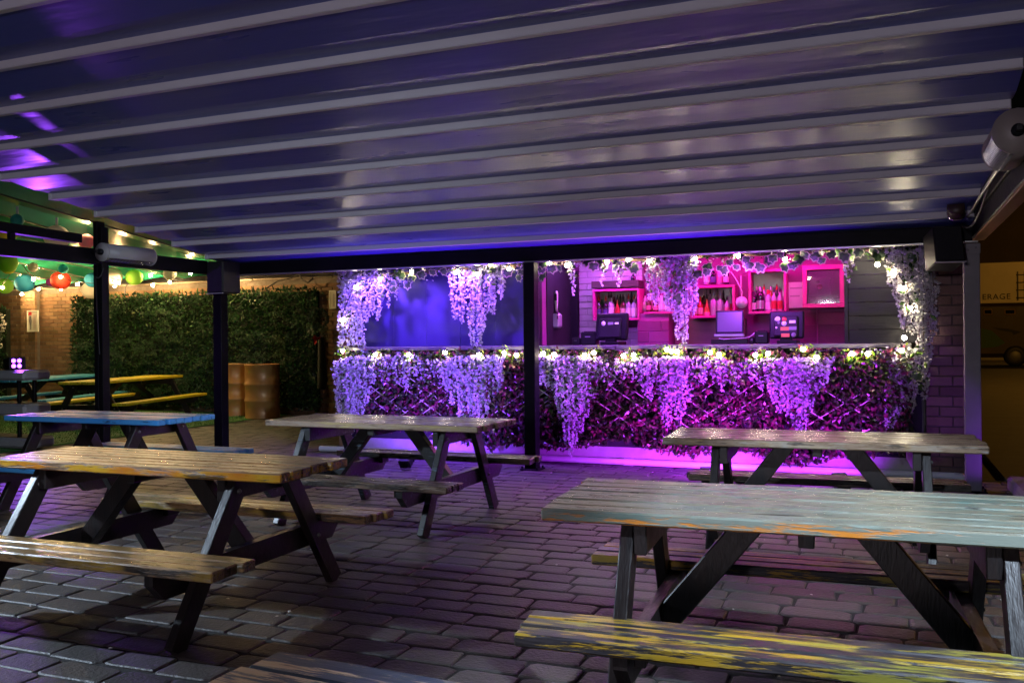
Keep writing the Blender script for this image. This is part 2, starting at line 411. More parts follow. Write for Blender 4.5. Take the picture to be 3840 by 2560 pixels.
# topiary ball with ferns and a red bow at the right end of the leaf panel
tb = thing('hanging_topiary', 'dark topiary ball with ferns and a red bow beside the leaf panel', 'topiary', tuple(ony(1200, 1230, 13.1)))
b = MB()
for i in range(900):
    v = rv(); leaf(b, v*R.uniform(.15, .17), v+rv()*.5, rv(), .03, .02)
tag(b.obj('ball', mat('topiary_green', (.01, .03, .016), .6), tb, (-.03, 0, .17)), kind='stuff')
b = MB()
for i in range(16):
    a = R.uniform(-1.2, 4.4); L = R.uniform(.2, .34); dr = Vector((math.cos(a), -.3, math.sin(a)*.7)); prev = Vector((.05, -.1, 0))
    for s in range(8):
        q = Vector((.05, -.1, 0))+dr*L*(s+1)/8+Vector((0, 0, -.14*((s+1)/8)**2)); td = (q-prev).normalized(); sd = td.cross(Vector((0, 1, 0)))
        for sg in (-1, 1): leaf(b, prev, sd*sg+td*.5, Vector((0, -1, .2)), .07*(1-s*.09), .016)
        prev = q
tag(b.obj('fern', HEDGE, tb), kind='stuff')
b = MB()
for i in range(10): leaf(b, Vector((.06, -.2, -.2)), rv()+Vector((0, -.5, 0)), rv(), .1, .06)
b.obj('red_bow', mat('red_ribbon', (.45, .01, .02), .5), tb)
MB().tube([(.02, 0, -.15), (.03, .02, -.9), (.0, .02, -1.05)], [.05, .09, .07], 8).obj('trunk', mat('topiary_trunk', (.012, .015, .01), .8), tb)

# barrels
RUST = noisy('rusted_gold_drum', (.52, .26, .07), (.38, .17, .045), 3, .38, .12, .2, metal=.15)
def barrel(px, py, label):
    g = onz(px, py); t = thing('oil_drum', label, 'barrel', tuple(g), R.random())
    r, h = .292, .93
    pr = [(0, .012), (r-.01, .012), (r+.006, 0), (r+.01, .012), (r, .03)]
    for zc in (.33, .63): pr += [(r, zc*h-.03), (r+.012, zc*h-.012), (r+.012, zc*h+.012), (r, zc*h+.03)]
    pr += [(r, h-.03), (r+.01, h-.014), (r+.006, h), (r-.012, h)]
    MB().lathe(pr, 32).obj('drum_wall', RUST, t)
    MB().lathe([(r-.012, h), (r-.014, h-.025), (r-.06, h-.022), (0, h-.02)], 32).obj('lid', RUST, t)
    MB().lathe([(.03, h-.022), (.03, h-.004), (0, h-.004)], 12, (.18, 0, 0)).obj('bung', RUST, t)
barrel(985, 1566, 'rusty gold oil drum standing in front of the other drum'); barrel(884, 1556, 'rusty gold oil drum half hidden behind the other drum')

# ------------------------------------------------------------------ pergola with folding fabric roof
def vinyl():
    m = mat('glossy_awning_vinyl', (.10, .125, .44), .2, 0, .32, coat=.12); k = NB(m); v = k.coord((1, 4, 4)); f = k.noise(v, 1.1, 3)
    k.l(k.math('ADD', k.math('MULTIPLY', f, .16), .22), k.b.inputs['Roughness']); k.bump(f, .25, .03); return m
VINYL = vinyl()
XL, XR, RY0, RS, RZ0, RT = -7.13, .708, 5.571, .517, 2.748, .0966
pg = thing('pergola', 'black post pergola with a pale ribbed folding fabric roof over the tables', 'pergola', (-3.29, YB, 0)); PO = Vector((3.29, -YB, 0))
def ppart(mb, name, m): return mb.obj(name, m, pg, PO)
for n in range(-12, 6):
    y0 = RY0+RS*n; z0 = RZ0-RT*n; ex = R.uniform(-.01, .01)
    # hanging face of the rib, its foot and the two slack fabric facets behind it
    b = MB(); b.cbox((XL, y0-.028, z0), (XR+ex, y0, z0+.054), .006); b.cbox((XL, y0-.034, z0-.006), (XR+ex, y0+.012, z0+.004), .004)
    ppart(b, 'roof_rib', ALU)
    b = MB(); b.add([(XL-.03, y0-.036, z0-.008), (XL-.03, y0+.07, z0-.004), (XL-.03, y0-.036, z0+.05), (XL-.03, y0+.07, z0+.07), (XL+.004, y0-.036, z0-.008), (XL+.004, y0+.07, z0-.004), (XL+.004, y0-.036, z0+.07), (XL+.004, y0+.07, z0+.07)],
        [(0, 1, 3, 2), (4, 6, 7, 5), (0, 2, 6, 4), (1, 5, 7, 3), (2, 3, 7, 6), (0, 4, 5, 1)]); ppart(b, 'end_cap', mat('white_end_cap', (.7, .7, .7), .5))
    b = MB(); ya = [y0+.012, y0+.17, y0+.31, y0+.42, y0+RS-.028]; za = [z0+.004, z0-.020, z0-.043, z0-.046, z0-.049]
    V = []; nx = 9
    for i, (yy, zz) in enumerate(zip(ya, za)):
        for k in range(nx): V.append((XL+(XR-XL)*k/(nx-1), yy, zz+(.004*math.sin(k*1.3+n) if 0 < i < 4 else 0)))
    Fs = [(i*nx+k, (i+1)*nx+k, (i+1)*nx+k+1, i*nx+k+1) for i in range(4) for k in range(nx-1)]
    b.add(V, Fs, 0, False); b.add([(x, y, z+.004) for (x, y, z) in V], [f[::-1] for f in Fs], 0, False)
    ppart(b, 'roof_fabric', VINYL)
ppart(MB().cbox((XL-.05, YB-.05, 2.09), (PX[2]+.06, YB+.05, 2.215), .006).cbox((XL-.04, YB+.02, 2.216), (PX[2]+.05, YB+.055, 2.33), .003), 'front_beam', BLACKP)
ppart(MB().cbox((XL-.04, YB-.044, 2.078), (PX[2]+.05, YB+.044, 2.0885), .002), 'drip_trim', mat('bare_steel_strip', (.5, .5, .5), .35, .8))
ppart(MB().cbox((PX[0]-.05, -4, 2.09), (PX[0]+.05, YB-.051, 2.24), .006), 'side_beam', BLACKP)
ppart(MB().cbox((PX[2]-.0, -4, 2.26), (PX[2]+.12, YB-.051, 2.40), .004), 'guide_rail', BLACKP)
ppart(MB().cbox((PX[2]+.0, -4, 2.105), (PX[2]+.10, YB-.051, 2.24), .005), 'side_beam', BLACKP)
ppart(MB().cbox((PX[2]+.005, -4, 2.085), (PX[2]+.095, YB-.051, 2.1045), .003), 'beam_underside_glow', noisy('beam_painted_orange_light', (.36, .15, .03), (.28, .11, .02), 3, .6, .1, .2, (1, .2, 4)))  # beam underside, with the street lamps' orange light put into its colour
for (x, y, m, zt) in ((PX[0], YB, BLACKP, 2.089), (PX[1], YB, BLACKP, 2.077), (PX[2]+.0, YB, GREYM, 2.069), (PX[0], 6.69, BLACKP, 2.52)):
    b = MB().cbox((x-.06, y-.06, 0), (x+.06, y+.06, zt if y == YB else 2.52), .004) if y == YB else MB().cbox((x-.052, y-.05, 0), (x+.0, y+.05, 2.52), .004).cbox((x+.004, y-.045, 0), (x+.056, y+.045, 2.46), .004)
    ppart(b, 'post', m)
    b = MB().cbox((x-.1, y-.1, -.01), (x+.1, y+.1, .012), .003)
    for sx in (-1, 1):
        for sy in (-1, 1): b.lathe([(0, .035), (.011, .035), (.011, .012)], 6, (x+sx*.08, y+sy*.08, 0))
    ppart(b, 'base_plate', BLACKP)
ppart(MB().cbox((PX[2]-.064, YB-.066, 1.98), (PX[2]+.064, YB-.061, 2.06), .001).lathe([(0, -.004), (.008, -.004), (.008, 0)], 8, (PX[2]-.03, YB-.066, 2.01), axis='Y').lathe([(0, -.004), (.008, -.004), (.008, 0)], 8, (PX[2]+.03, YB-.066, 2.03), axis='Y'), 'bracket_plate', GREYM)
# slanting arm and its stub standing on the left side beam
a = onx(4, 860, -7.2); e = onx(296, 895, -7.2)
ppart(MB().bar(a+Vector((0, -1.2, .05)), e, .09, .085).bar(onx(42, 900, -7.2)+Vector((0, 0, -.02)), onx(42, 872, -7.2)+Vector((0, 0, .02)), .05, .05, (0, 1, 0)), 'awning_arm', BLACKP)
# conduit clipped along the right beam
ppart(MB().tube([(PX[2]-.02, 8.2, 2.29), (PX[2]-.03, 7.2, 2.30), (PX[2]-.03, 6.4, 2.31), (PX[2]-.02, 3, 2.3)], .012, 8).tube([(PX[2]-.05, 8.1, 2.25), (PX[2]-.06, 7.0, 2.25), (PX[2]-.06, 5, 2.26)], .007, 6), 'conduit', mat('galvanised', (.5, .5, .48), .35, .9))
def cable(name, pts, r, label, cat='cable', m=CABLE):
    return tag(MB().tube(pts, r, 6).obj(name, m), label, cat)
def sag(a, b, s, n=10):
    a = Vector(a); b = Vector(b); return [a.lerp(b, i/n)-Vector((0, 0, s*4*(i/n)*(1-i/n))) for i in range(n+1)]
cable('power_cable', sag((PX[2]-.03, 6.55, 2.33), (PX[2]-.08, 8.3, 2.22), .14), .008, 'black cable drooping from the right hand heater to the post')
cable('power_cable', sag((PX[0]+.06, 6.66, 2.05), (PX[0]+.02, 6.6, 1.97), .05, 6)+[Vector((PX[0]+.03, 6.63, 1.2))], .006, 'thin black cable running down the post beside the white heater')
cable('power_cable', [ony(1120, 1030, 13.3), ony(1080, 1045, 13.3), ony(1040, 1055, 13.3), ony(1000, 1080, 13.3)], .012, 'black cable rising over the top of the leaf panel')
cable('power_cable', [ony(1122, 1030, 13.2), ony(1135, 1050, 13.2), ony(1155, 1060, 13.2), ony(1172, 1045, 13.2), ony(1176, 1030, 13.2)], .014, 'looped black cable hanging below the front beam')
cable('power_cable', [ony(470, 1110, 13.3), ony(468, 1085, 13.3), ony(474, 1070, 13.3), ony(484, 1063, 13.3)], .012, 'short black cable curling up from the leaf panel to the lantern roof')

# patio heaters, sensor lamp, speakers
def heater(label, loc, L, r, tilt, m, along=1, grille=True):
    t = thing('patio_heater', label, 'heater', loc); 
    n = 18; V = []; Fs = []
    a0, a1 = rad(-115+tilt), rad(165+tilt)       # open slot faces the tables
    for i in range(n+1):
        a = a0+(a1-a0)*i/n
        for (rr, yy) in ((r, -L/2), (r, L/2), (r-.006, L/2), (r-.006, -L/2)): V.append((-rr*math.sin(a)*-1, yy, rr*math.cos(a)))
    for i in range(n):
        for k in range(4): Fs.append((i*4+k, i*4+(k+1) % 4, (i+1)*4+(k+1) % 4, (i+1)*4+k))
    MB().add(V, Fs, 0, True).obj('housing', m, t)
    for s in (-1, 1): MB().lathe([(0, 0), (r*1.03, 0), (r*1.03, .012), (0, .012)], 24, (0, s*L/2-.006, 0), axis='Y').obj('end_cap', m, t)
    MB().lathe([(.011, -L/2+.05), (.011, L/2-.05)], 10, (0, 0, 0), axis='Y').obj('element', mat('heater_tube', (.5, .4, .5), .15, .6), t)
    g = MB(); am = (a0+a1)/2+math.pi
    for i in range(15): 
        yy = -L/2+.03+(L-.06)*i/14; g.tube([Vector((math.sin(am+q)*r, yy, math.cos(am+q)*r)) for q in (-.65, -.3, 0, .3, .65)], .0016, 4)
    for q in (-.5, -.17, .17, .5): g.tube([Vector((math.sin(am+q)*r, -L/2, math.cos(am+q)*r)), Vector((math.sin(am+q)*r, L/2, math.cos(am+q)*r))], .0016, 4)
    if grille: g.obj('grille', CHROME, t)
    MB().bar((0, -L/2-.01, 0), (0, -L/2-.09, 0), .03, .03).lathe([(0, -.03), (.03, -.03), (.03, 0)], 14, (0, -L/2-.008, 0), axis='Y').obj('bracket', BLKPL, t)
    return t
WHM = noisy('white_heater_enamel', (.42, .4, .39), (.34, .33, .32), 3, .4, .1, .05)
h1 = onx(476, 955, -7.06)
heater('white tube heater mounted on the left side beam by the post', tuple(h1), .62, .088, -35, WHM)
h2 = onx(3790, 530, .60)
heater('large pale round ended heater on the right hand roof beam', tuple(h2), .5, .108, 20, noisy('beige_heater_enamel', (.30, .25, .225), (.24, .2, .18), 3, .45, .1, .05))
sp = ony(3585, 785, 7.9); t = thing('sensor_lamp', 'small brown hooded lamp with chrome rim hanging at the roof corner', 'lamp', tuple(sp), rad(-20))
BRN = mat('brown_enamel', (.05, .028, .022), .45)
MB().lathe([(0, .05), (.062, .05), (.066, .02), (.066, -.05), (.06, -.05), (.058, .03), (0, .035)], 24, (0, 0, .0)).obj('hood', BRN, t, rot=(rad(55), rad(20), 0))
MB().lathe([(.069, -.06), (.072, -.05), (.069, -.045)], 24).obj('rim', CHROME, t, rot=(rad(55), rad(20), 0))
MB().lathe([(0, -.035), (.056, -.035)], 24).obj('lens', BLKPL, t, rot=(rad(55), rad(20), 0))
MB().bar((.01, .02, .03), (.06, .04, .13), .05, .03).obj('bracket', BRN, t); MB().tube([(.06, .04, .13), (.16, .05, .14), (.17, .1, .16)], .008, 6).obj('arm', BLKPL, t)
def speaker(px0, py0, px1, py1, y, tilt, rz, label, edge):
    a = ony(px0, py1, y); b_ = ony(px1, py0, y); w = (b_.x-a.x)*.86; h = b_.z-a.z
    t = thing('loudspeaker', label, 'speaker', ((a.x+b_.x)/2, y+.06, (a.z+b_.z)/2)); t.rotation_euler = (rad(tilt), 0, rad(rz))
    MB().cbox((-w/2, -.10, -h/2), (w/2, .16, h/2), .01).obj('cabinet', BLKPL, t)
    MB().cbox((-w/2+.012, -.108, -h/2+.012), (w/2-.012, -.1005, h/2-.012), .003).obj('grille', noisy('speaker_cloth', (.008, .008, .01), (.014, .013, .016), 60, .8, .05, .4), t)
    MB().cbox((-w/2-.003, -.114, -h/2-.010), (w/2+.003, -.098, -h/2-.0005), .002).obj('bottom_trim', edge, t)
    MB().bar((0, .16, .05), (0, .3, .05), .05, .04).obj('bracket', BLKPL, t)
EDGE = mat('pale_trim', (.45, .43, .5), .4)
speaker(778, 978, 858, 1100, 8.18, 0, -8, 'black loudspeaker with pale bottom trim on the second left hand post', EDGE)
speaker(3478, 852, 3612, 1000, 8.10, -14, 16, 'big tilted black loudspeaker under the beam beside the right hand post', EDGE)

# ------------------------------------------------------------------ picnic tables
BOLT = MB().lathe([(.013, 0), (.013, .003), (.008, .004), (.008, .010), (0, .011)], 8).mesh('bolt', mat('dull_bolt', (.2, .19, .18), .45, .8))
def table(label, cx, cy, th, L, Wt, so, top, seat, legm, foot=.60, sw=.25, ht=.72, hs=.385, inset=.30, nb=7, round_end=.012, topm2=None, group='picnic tables in the beer garden'):
    t = thing('picnic_table', label, 'picnic table', (cx, cy, 0), rad(th), group)
    gap = .009; bw = (Wt-gap*(nb-1))/nb; T = .044
    bm = [MB().cbox((-L/2, -bw/2, -T), (L/2, bw/2, 0), .006).mesh('top_board', top) for _ in range(1)]
    for i in range(nb):
        y = -Wt/2+bw/2+i*(bw+gap)
        o = link('top_board', bm[0], t, (R.uniform(-round_end, round_end), y, ht+R.uniform(-.0025, .0025)), (R.uniform(-.008, .008), R.uniform(-.0012, .0012), R.uniform(-.002, .002)))
    ns = 3; sbw = (sw-gap*2)/ns
    sb = MB().cbox((-L/2, -sbw/2, -T), (L/2, sbw/2, 0), .006).mesh('seat_board', seat)
    for s in (-1, 1):
        for i in range(ns):
            y = s*so-sw/2+sbw/2+i*(sbw+gap)
            link('seat_board', sb, t, (R.uniform(-round_end, round_end)*1.5, y, hs+R.uniform(-.002, .002)), (R.uniform(-.006, .006), R.uniform(-.001, .001), R.uniform(-.002, .002)))
    xf = L/2-inset; hb = .095; tb = .045
    for sx in (-1, 1):
        x = sx*xf
        for s in (-1, 1):      # splayed leg
            MB().bar((x, s*(Wt/2-.11), ht-T-.004), (x, s*foot, .0), tb, hb, (0, -s, .3), .004).obj('leg', legm, t)
        xi = x-sx*(tb+.002)
        MB().cbox((xi-tb/2, -Wt/2+.03, ht-T-.105), (xi+tb/2, Wt/2-.03, ht-T-.003), .004).obj('top_bearer', topm2 or legm, t)
        yo = so+sw/2-.02
        MB().add(*[(lambda V: (V, [(0, 1, 2, 3, 4, 5), (11, 10, 9, 8, 7, 6)]+[(i, i+6, (i+1) % 6+6, (i+1) % 6) for i in range(6)]))([(xx, yy, zz) for xx in (xi-tb/2, xi+tb/2) for (yy, zz) in ((-yo, hs-T-.003), (-yo, hs-T-.045), (-yo+.07, hs-T-.115), (yo-.07, hs-T-.115), (yo, hs-T-.045), (yo, hs-T-.003))])][0]).obj('seat_bearer', legm, t)
        # diagonal brace from the seat bearer up to the middle of the top
        MB().bar((xi-sx*.01, 0, hs-T-.10), (sx*.17, 0, ht-T-.006), tb+.02, .095, (0, 0, 1), .004).obj('brace', legm, t)
        for yy in (-so, so): MB().cbox((xi-sx*.05-.018, yy-.05, hs-T-.052), (xi-sx*.05+.018, yy+.05, hs-T-.002), .003).obj('batten', legm, t)
    for sx in (-1, 1):
        for s in (-1, 1):
            for (q, zz) in ((.5, hs-T-.06), (.08, ht-T-.06)):
                yy = s*((Wt/2-.11)+(foot-(Wt/2-.11))*(ht-T-zz)/(ht-T)); link('bolt', BOLT, t, (sx*(xf+.0235), yy, zz), (0, sx*math.pi/2, 0)); link('bolt', BOLT, t, (sx*(xf-.0235), yy+.03*s, zz-.02), (0, -sx*math.pi/2, 0))
    MB().cbox((-.025, -Wt/2+.05, ht-T-.05), (.025, Wt/2-.05, ht-T-.003), .003).obj('batten', legm, t)
    return t
WD1, WD2 = (.16, .095, .05), (.27, .17, .095)
LEGB = noisy('black_brown_leg_paint', (.006, .005, .0055), (.017, .010, .009), 3.5, .38, .12, .25, (6, 1, 1))
LEGBL = worn('leg_black_over_blue', (.05, .12, .2), (.03, .02, .018), (.006, .006, .007), (.012, .01, .01), .8, .66, .38, 6)
m_sage = worn('sage_worn_planks', (.13, .12, .085), (.24, .22, .16), (.11, .165, .14), (.20, .225, .185), .53, .60, .30, 5, (.62, .22, .03))
m_sage_e = m_sage
m_yel = worn('yellow_black_worn_planks', (.012, .010, .013), (.06, .05, .055), (.24, .21, .035), (.44, .25, .02), .50, .52, .34, 5)
m_orange = worn('brown_orange_worn_planks', WD1, WD2, (.62, .22, .02), (.68, .40, .03), .33, .56, .30, 6)
m_orange_s = worn('brown_yellow_worn_seat', (.2, .11, .045), (.31, .19, .08), (.40, .26, .04), (.06, .045, .03), .42, .55, .30, 6)
m_tan = worn('tan_worn_planks', (.20, .13, .085), (.32, .23, .16), (.34, .26, .12), (.25, .19, .14), .36, .52, .29, 6)
m_tan_s = worn('dark_worn_seat', (.05, .035, .026), (.20, .13, .08), (.10, .06, .04), (.02, .016, .014), .5, .6, .29, 6)
m_tan4 = worn('brown_grey_worn_planks', (.17, .11, .07), (.28, .20, .13), (.30, .27, .24), (.33, .22, .10), .28, .5, .28, 5)
m_blue = worn('sky_blue_planks', (.20, .24, .32), (.3, .34, .4), (.05, .27, .62), (.07, .32, .66), .62, .95, .42, 5)
m_blue2 = worn('dusty_blue_planks', (.05, .2, .3), (.08, .26, .36), (.05, .26, .42), (.06, .3, .46), .7, .9, .5, 5)
m_yell = worn('bright_yellow_planks', (.5, .38, .02), (.56, .42, .03), (.62, .45, .01), (.6, .46, .02), .8, .95, .5, 5)
m_peach = worn('peach_navy_worn_planks', (.02, .025, .04), (.05, .06, .09), (.52, .33, .18), (.46, .30, .18), .50, .5, .4, 5)
table('picnic table with worn sage green top, orange flakes and yellow black seats', -.255, 3.30, 3.2, 1.76, .69, .53, m_sage, m_yel, LEGB, .56, .25)
table('picnic table with bare brown top and orange yellow peeling edges', -3.39, 3.54, 1.5, 1.80, .57, .60, m_orange, m_orange_s, LEGB, .62, .26)
table('tan topped picnic table with dark seats between the left posts and centre post', -3.41, 5.83, -.4, 1.76, .66, .70, m_tan, m_tan_s, LEGBL, .58, .24)
table('brown topped picnic table standing just before the right hand post', -.37, 5.56, 2.4, 1.72, .60, .66, m_tan4, m_tan_s, LEGB, .58, .24)
table('picnic table painted sky blue on black legs', -5.92, 5.57, .1, 1.66, .62, .66, m_blue, m_blue, LEGB, .58, .24)
table('low peach and navy worn picnic table top cut by the lower edge', -.19, 1.02, -2.5, 1.78, .68, .64, m_peach, m_peach, LEGB, .58, .24)
d1 = Vector((-.27, .963)); a1 = math.degrees(math.atan2(.963, -.27))
table('bright yellow picnic table on the turf before the leaf panel', -11.95, 11.6, a1, 2.75, .66, .68, m_yell, m_yell, LEGB, .60, .24)
table('dusty blue picnic table on the turf beside the brick pilaster', -14.0, 11.85, a1+2, 2.75, .66, .66, m_blue2, m_blue2, LEGB, .60, .24)

# ------------------------------------------------------------------ the bar
hut = thing('bar_hut', 'outdoor bar with black boards, long counter and open purple lit serving hatch', 'bar', (-2.8, YF, 0)); HO = Vector((2.8, -YF, 0))
def hp(mb, name, m, par=None): return mb.obj(name, m, par or hut, HO if par is None else None)
BOARD = noisy('black_board', (.007, .0068, .0075), (.012, .0115, .012), 3, .42, .12, .35, (.6, 1, 7))
SHUT = noisy('dark_shutter_paint', (.025, .022, .10), (.035, .03, .13), 2, .5, .1, .12, (1, 1, .3))
PLIN = noisy('painted_render', (.42, .40, .40), (.33, .31, .31), 6, .8, .08, .4)
XH0, XH1 = -5.95, .335
hp(MB().box((XH0, YF, -.05), (XH1, YF+.3, .21)), 'plinth', PLIN)
hp(MB().box((XH0, YF+.03, .211), (XH1, YF+.12, 1.19)), 'front_panel', BOARD)
hp(MB().cbox((XH0+.1, 8.93, 1.195), (.22, 9.62, 1.237), .005), 'counter', noisy('counter_top', (.09, .088, .092), (.12, .115, .12), 4, .3, .08, .1, (.3, 3, 1)))
hp(MB().cbox((XH0, YF+.1, 2.13), (XH1+.36, YF+.16, 2.45), .004), 'fascia', BOARD)
hp(MB().box((XH0-.1, 8.98, 2.46), (.75, 12.2, 2.55)), 'roof', BOARD)
hp(MB().box((XH0-.06, YF+.02, 0), (XH0-.002, 12, 2.45)), 'side_wall', TANB)
# closed shutters, one panel each, then the black weatherboards at the right
for k in range(5):
    x0 = -5.76+k*.435
    hp(MB().cbox((x0, 9.20, 1.238), (x0+.4335, 9.235, 2.14), .003), 'shutter_panel', SHUT)
hp(MB().cbox((-3.585, 9.10, 1.238), (-3.50, 9.30, 2.14), .003), 'door_jamb', BOARD)
hp(MB().cbox((-.36, 9.17, 1.238), (-.325, 9.40, 2.14), .003), 'door_jamb', BOARD)
for k in range(7): hp(MB().cbox((-.324, 9.18, 1.239+k*.13), (XH1, 9.205, 1.239+k*.13+.1275), .003), 'weatherboard', BOARD)
# brick pier
DARKB = per_piece('dark_pier_brick', [(0, (.10, .055, .05)), (.4, (.16, .09, .075)), (.8, (.12, .075, .07)), (1, (.2, .12, .1))], .75, 14, .5, .3)
pier = hp(MB().box((XH1+.004, YF+.014, 0), (.672, YF+.5, 2.42)), 'brick_pier', noisy('pier_mortar', (.07, .055, .055), (.1, .08, .08), 12, .9, .05, .3))
lay(pier, courses(XH1+.006, .672, .02, 2.42, YF, .215, .082), DARKB, .215, .082, .05, limit=90)
# waste pipe along the foot of the plinth
WPIPE = mat('white_plastic_pipe', (.72, .72, .74), .35)
wp = thing('waste_pipe', 'white plastic pipe lying along the foot of the bar', 'pipe', (-2.8, 8.99, .036))
MB().tube([(-3.42, 0, 0), (3.36, 0, 0)], .034, 14).obj('pipe_run', WPIPE, wp)
MB().tube([(3.36, 0, 0), (3.42, 0, -.004), (3.44, 0, -.034)], .038, 14).obj('elbow', WPIPE, wp)
for x in (-1.6, .35, 2.0): MB().tube([(x-.05, 0, 0), (x+.05, 0, 0)], .0385, 14).obj('coupling', WPIPE, wp)

# interior
YI = 10.6
WBR = per_piece('white_painted_brick', [(0, (.46, .44, .46)), (.5, (.58, .56, .58)), (1, (.5, .48, .5))], .6, 12, .5, .12)
MAGB = per_piece('rough_painted_block', [(0, (.17, .035, .10)), (.5, (.24, .05, .15)), (1, (.2, .04, .12))], .7, 12, .5, .2)
INT = noisy('painted_interior', (.34, .06, .24), (.28, .05, .2), 3, .6, .1, .15)
hp(MB().box((-3.62, YI+.06, 0), (-.3, YI+.12, 2.45)), 'back_wall', INT)
hp(MB().box((-3.66, 9.31, 0), (-3.60, 9.70, 2.44)), 'partition', INT)
hp(MB().box((-3.67, 9.701, 0), (-3.59, YI+.05, 2.44)), 'dark_partition', mat('black_partition', (.006, .006, .009), .8))  # rear length of the partition, coloured black
hp(MB().box((-.32, 9.41, 0), (-.27, YI+.05, 2.44)), 'partition', INT)
hp(MB().box((-3.6, 9.3, -.02), (-.33, YI+.05, .0)), 'floor', ASPH)
hp(MB().box((-3.6, 9.3, 2.35), (-.33, YI+.05, 2.40)), 'ceiling', INT)
def X(px, y=YI): return ony(px, 1150, y).x
def Z(px, py, y=YI): return ony(px, py, y).z
bw = hp(MB().box((X(2173), YI+.01, 1.0), (X(2411), YI+.055, 2.34)), 'white_brick_wall', noisy('white_mortar', (.35, .33, .35), (.4, .38, .4), 9, .8, .05, .3))
lay(bw, courses(X(2173), X(2411), 1.0, 2.32, YI-.004, .205, .066), WBR, .205, .066, .04, limit=120)
bm_ = hp(MB().box((X(2411), YI-.25, 1.0), (X(2525), YI+.05, 1.60)), 'block_pier', INT)
lay(bm_, courses(X(2411), X(2525), 1.0, 1.58, YI-.262, .28, .12), MAGB, .28, .12, .02, limit=40)
hp(MB().cbox((X(2062), YI-.04, .9), (X(2170), YI, Z(2110, 1020)), .004), 'dark_door', mat('black_door', (.01, .01, .014), .45))
hp(MB().cbox((X(2590), YI-.14, 1.0), (X(2800), YI+.02, Z(2700, 1195)), .004), 'lower_panel', noisy('brown_panel', (.12, .06, .05), (.16, .08, .07), 3, .5, .1, .2, (1, 1, 4)))
for k in range(4): hp(MB().cbox((X(2985), YI-.05, 1.0+k*.145), (X(3200), YI+.0, 1.0+k*.145+.143), .003), 'lower_board', MAGB)
hp(MB().tube([(X(3066), YI-.07, 1.1), (X(3066), YI-.07, Z(3066, 1155))], .008, 8), 'conduit', INT)
FRM = noisy('shelf_frame_paint', (.62, .04, .30), (.52, .03, .25), 4, .45, .1, .1)
MESHB = noisy('wire_mesh_back', (.5, .46, .5), (.6, .56, .6), 6, .4, .1, 0)
def shelf_box(px0, py0, px1, py1, y0, label, mid=None):
    a = ony(px0, py1, y0); b = ony(px1, py0, y0); w = b.x-a.x; h = b.z-a.z; d = YI-y0-.02
    t = thing('shelf_box', label, 'shelf', tuple(a)); f = .028
    MB().box((f, d-.012, f), (w-f, d, h-f)).obj('back_panel', MESHB, t)
    for (p, q) in (((0, 0, 0), (w, d, f)), ((0, 0, h-f), (w, d, h)), ((0, 0, f+.001), (f, d, h-f-.001)), ((w-f, 0, f+.001), (w, d, h-f-.001))): MB().cbox(p, q, .003).obj('frame_board', FRM, t)
    k = MB(); n = int((w+h)/.022)
    for i in range(n):
        for sgn in (0, 1):
            c = i*.022; x0, z0, x1, z1 = max(0, c-h), min(c, h), min(c, w), max(0, c-w)
            if sgn: x0, x1 = w-x0, w-x1
            cl = lambda v, lo, hi: min(max(v, lo), hi)
            k.add([(cl(x0, f, w-f), d-.016, cl(z0, f, h-f)), (cl(x0, f, w-f)+.003, d-.016, cl(z0, f, h-f)), (cl(x1, f, w-f)+.003, d-.016, cl(z1, f, h-f)), (cl(x1, f, w-f), d-.016, cl(z1, f, h-f))], [(0, 1, 2, 3)])
    tag(k.obj('wire_mesh', mat('steel_mesh', (.6, .6, .6), .35, .7), t), kind='stuff')
    if mid: MB().cbox((f+.001, .02, mid-.012), (w-f-.001, d-.02, mid+.012), .002).obj('shelf_board', FRM, t)
    return t, a, w, h, d
YS = YI-.27
shelf_box(2222, 1080, 2397, 1203, YS, 'pink framed mesh backed shelf box behind the left till with seven bottles')
shelf_box(2807, 1007, 2948, 1177, YS, 'pink framed mesh backed shelf box left of the paper notice')
t4, a4, w4, h4, d4 = shelf_box(2590, 1067, 2755, 1193, YS, 'mesh backed shelf box behind the flat till screen')
hp(MB().cbox((X(2218, YS), YS+.002, Z(2300, 1078, YS)), (X(2395, YS), YI-.02, Z(2300, 1052, YS)), .003), 'header_board', noisy('dark_header', (.05, .03, .03), (.07, .04, .04), 3, .5, .1, .2))
hp(MB().cbox((X(2413, YS), YI-.27, Z(2460, 1177, YS)), (X(2530, YS), YI-.0, Z(2460, 1168, YS)), .003), 'shelf_board', FRM)
hp(MB().cbox((X(2413, YS), YI-.02, Z(2460, 1168, YS)), (X(2530, YS), YI-.0, 2.34), .003), 'back_board', INT)

# bottles
def glass(name, c, rough=.12): return mat(name, c, rough, 0, .6, coat=.3)
GL = dict(dark=glass('dark_glass', (.015, .012, .018)), brown=glass('brown_glass', (.08, .03, .012)), clear=glass('clear_glass', (.45, .45, .52)), red=glass('red_spirit', (.45, .03, .03)), green=glass('green_glass', (.03, .12, .05)), amber=glass('amber_spirit', (.4, .16, .03)), frost=glass('frosted_glass', (.5, .55, .6), .4))
LB = dict(white=mat('white_label', (.72, .7, .68), .6), cream=mat('cream_label', (.6, .5, .38), .6), navy=mat('navy_label', (.05, .05, .16), .6), pink=mat('pink_label', (.6, .2, .3), .6), redl=mat('red_label', (.5, .03, .05), .6), silver=mat('silver_label', (.55, .55, .6), .3, .6))
CP = dict(black=mat('black_cap', (.015, .015, .015), .4), red=mat('red_cap', (.6, .03, .03), .4), silver=mat('silver_cap', (.6, .6, .6), .3, .8), pale=mat('pale_blue_cap', (.35, .5, .65), .4))
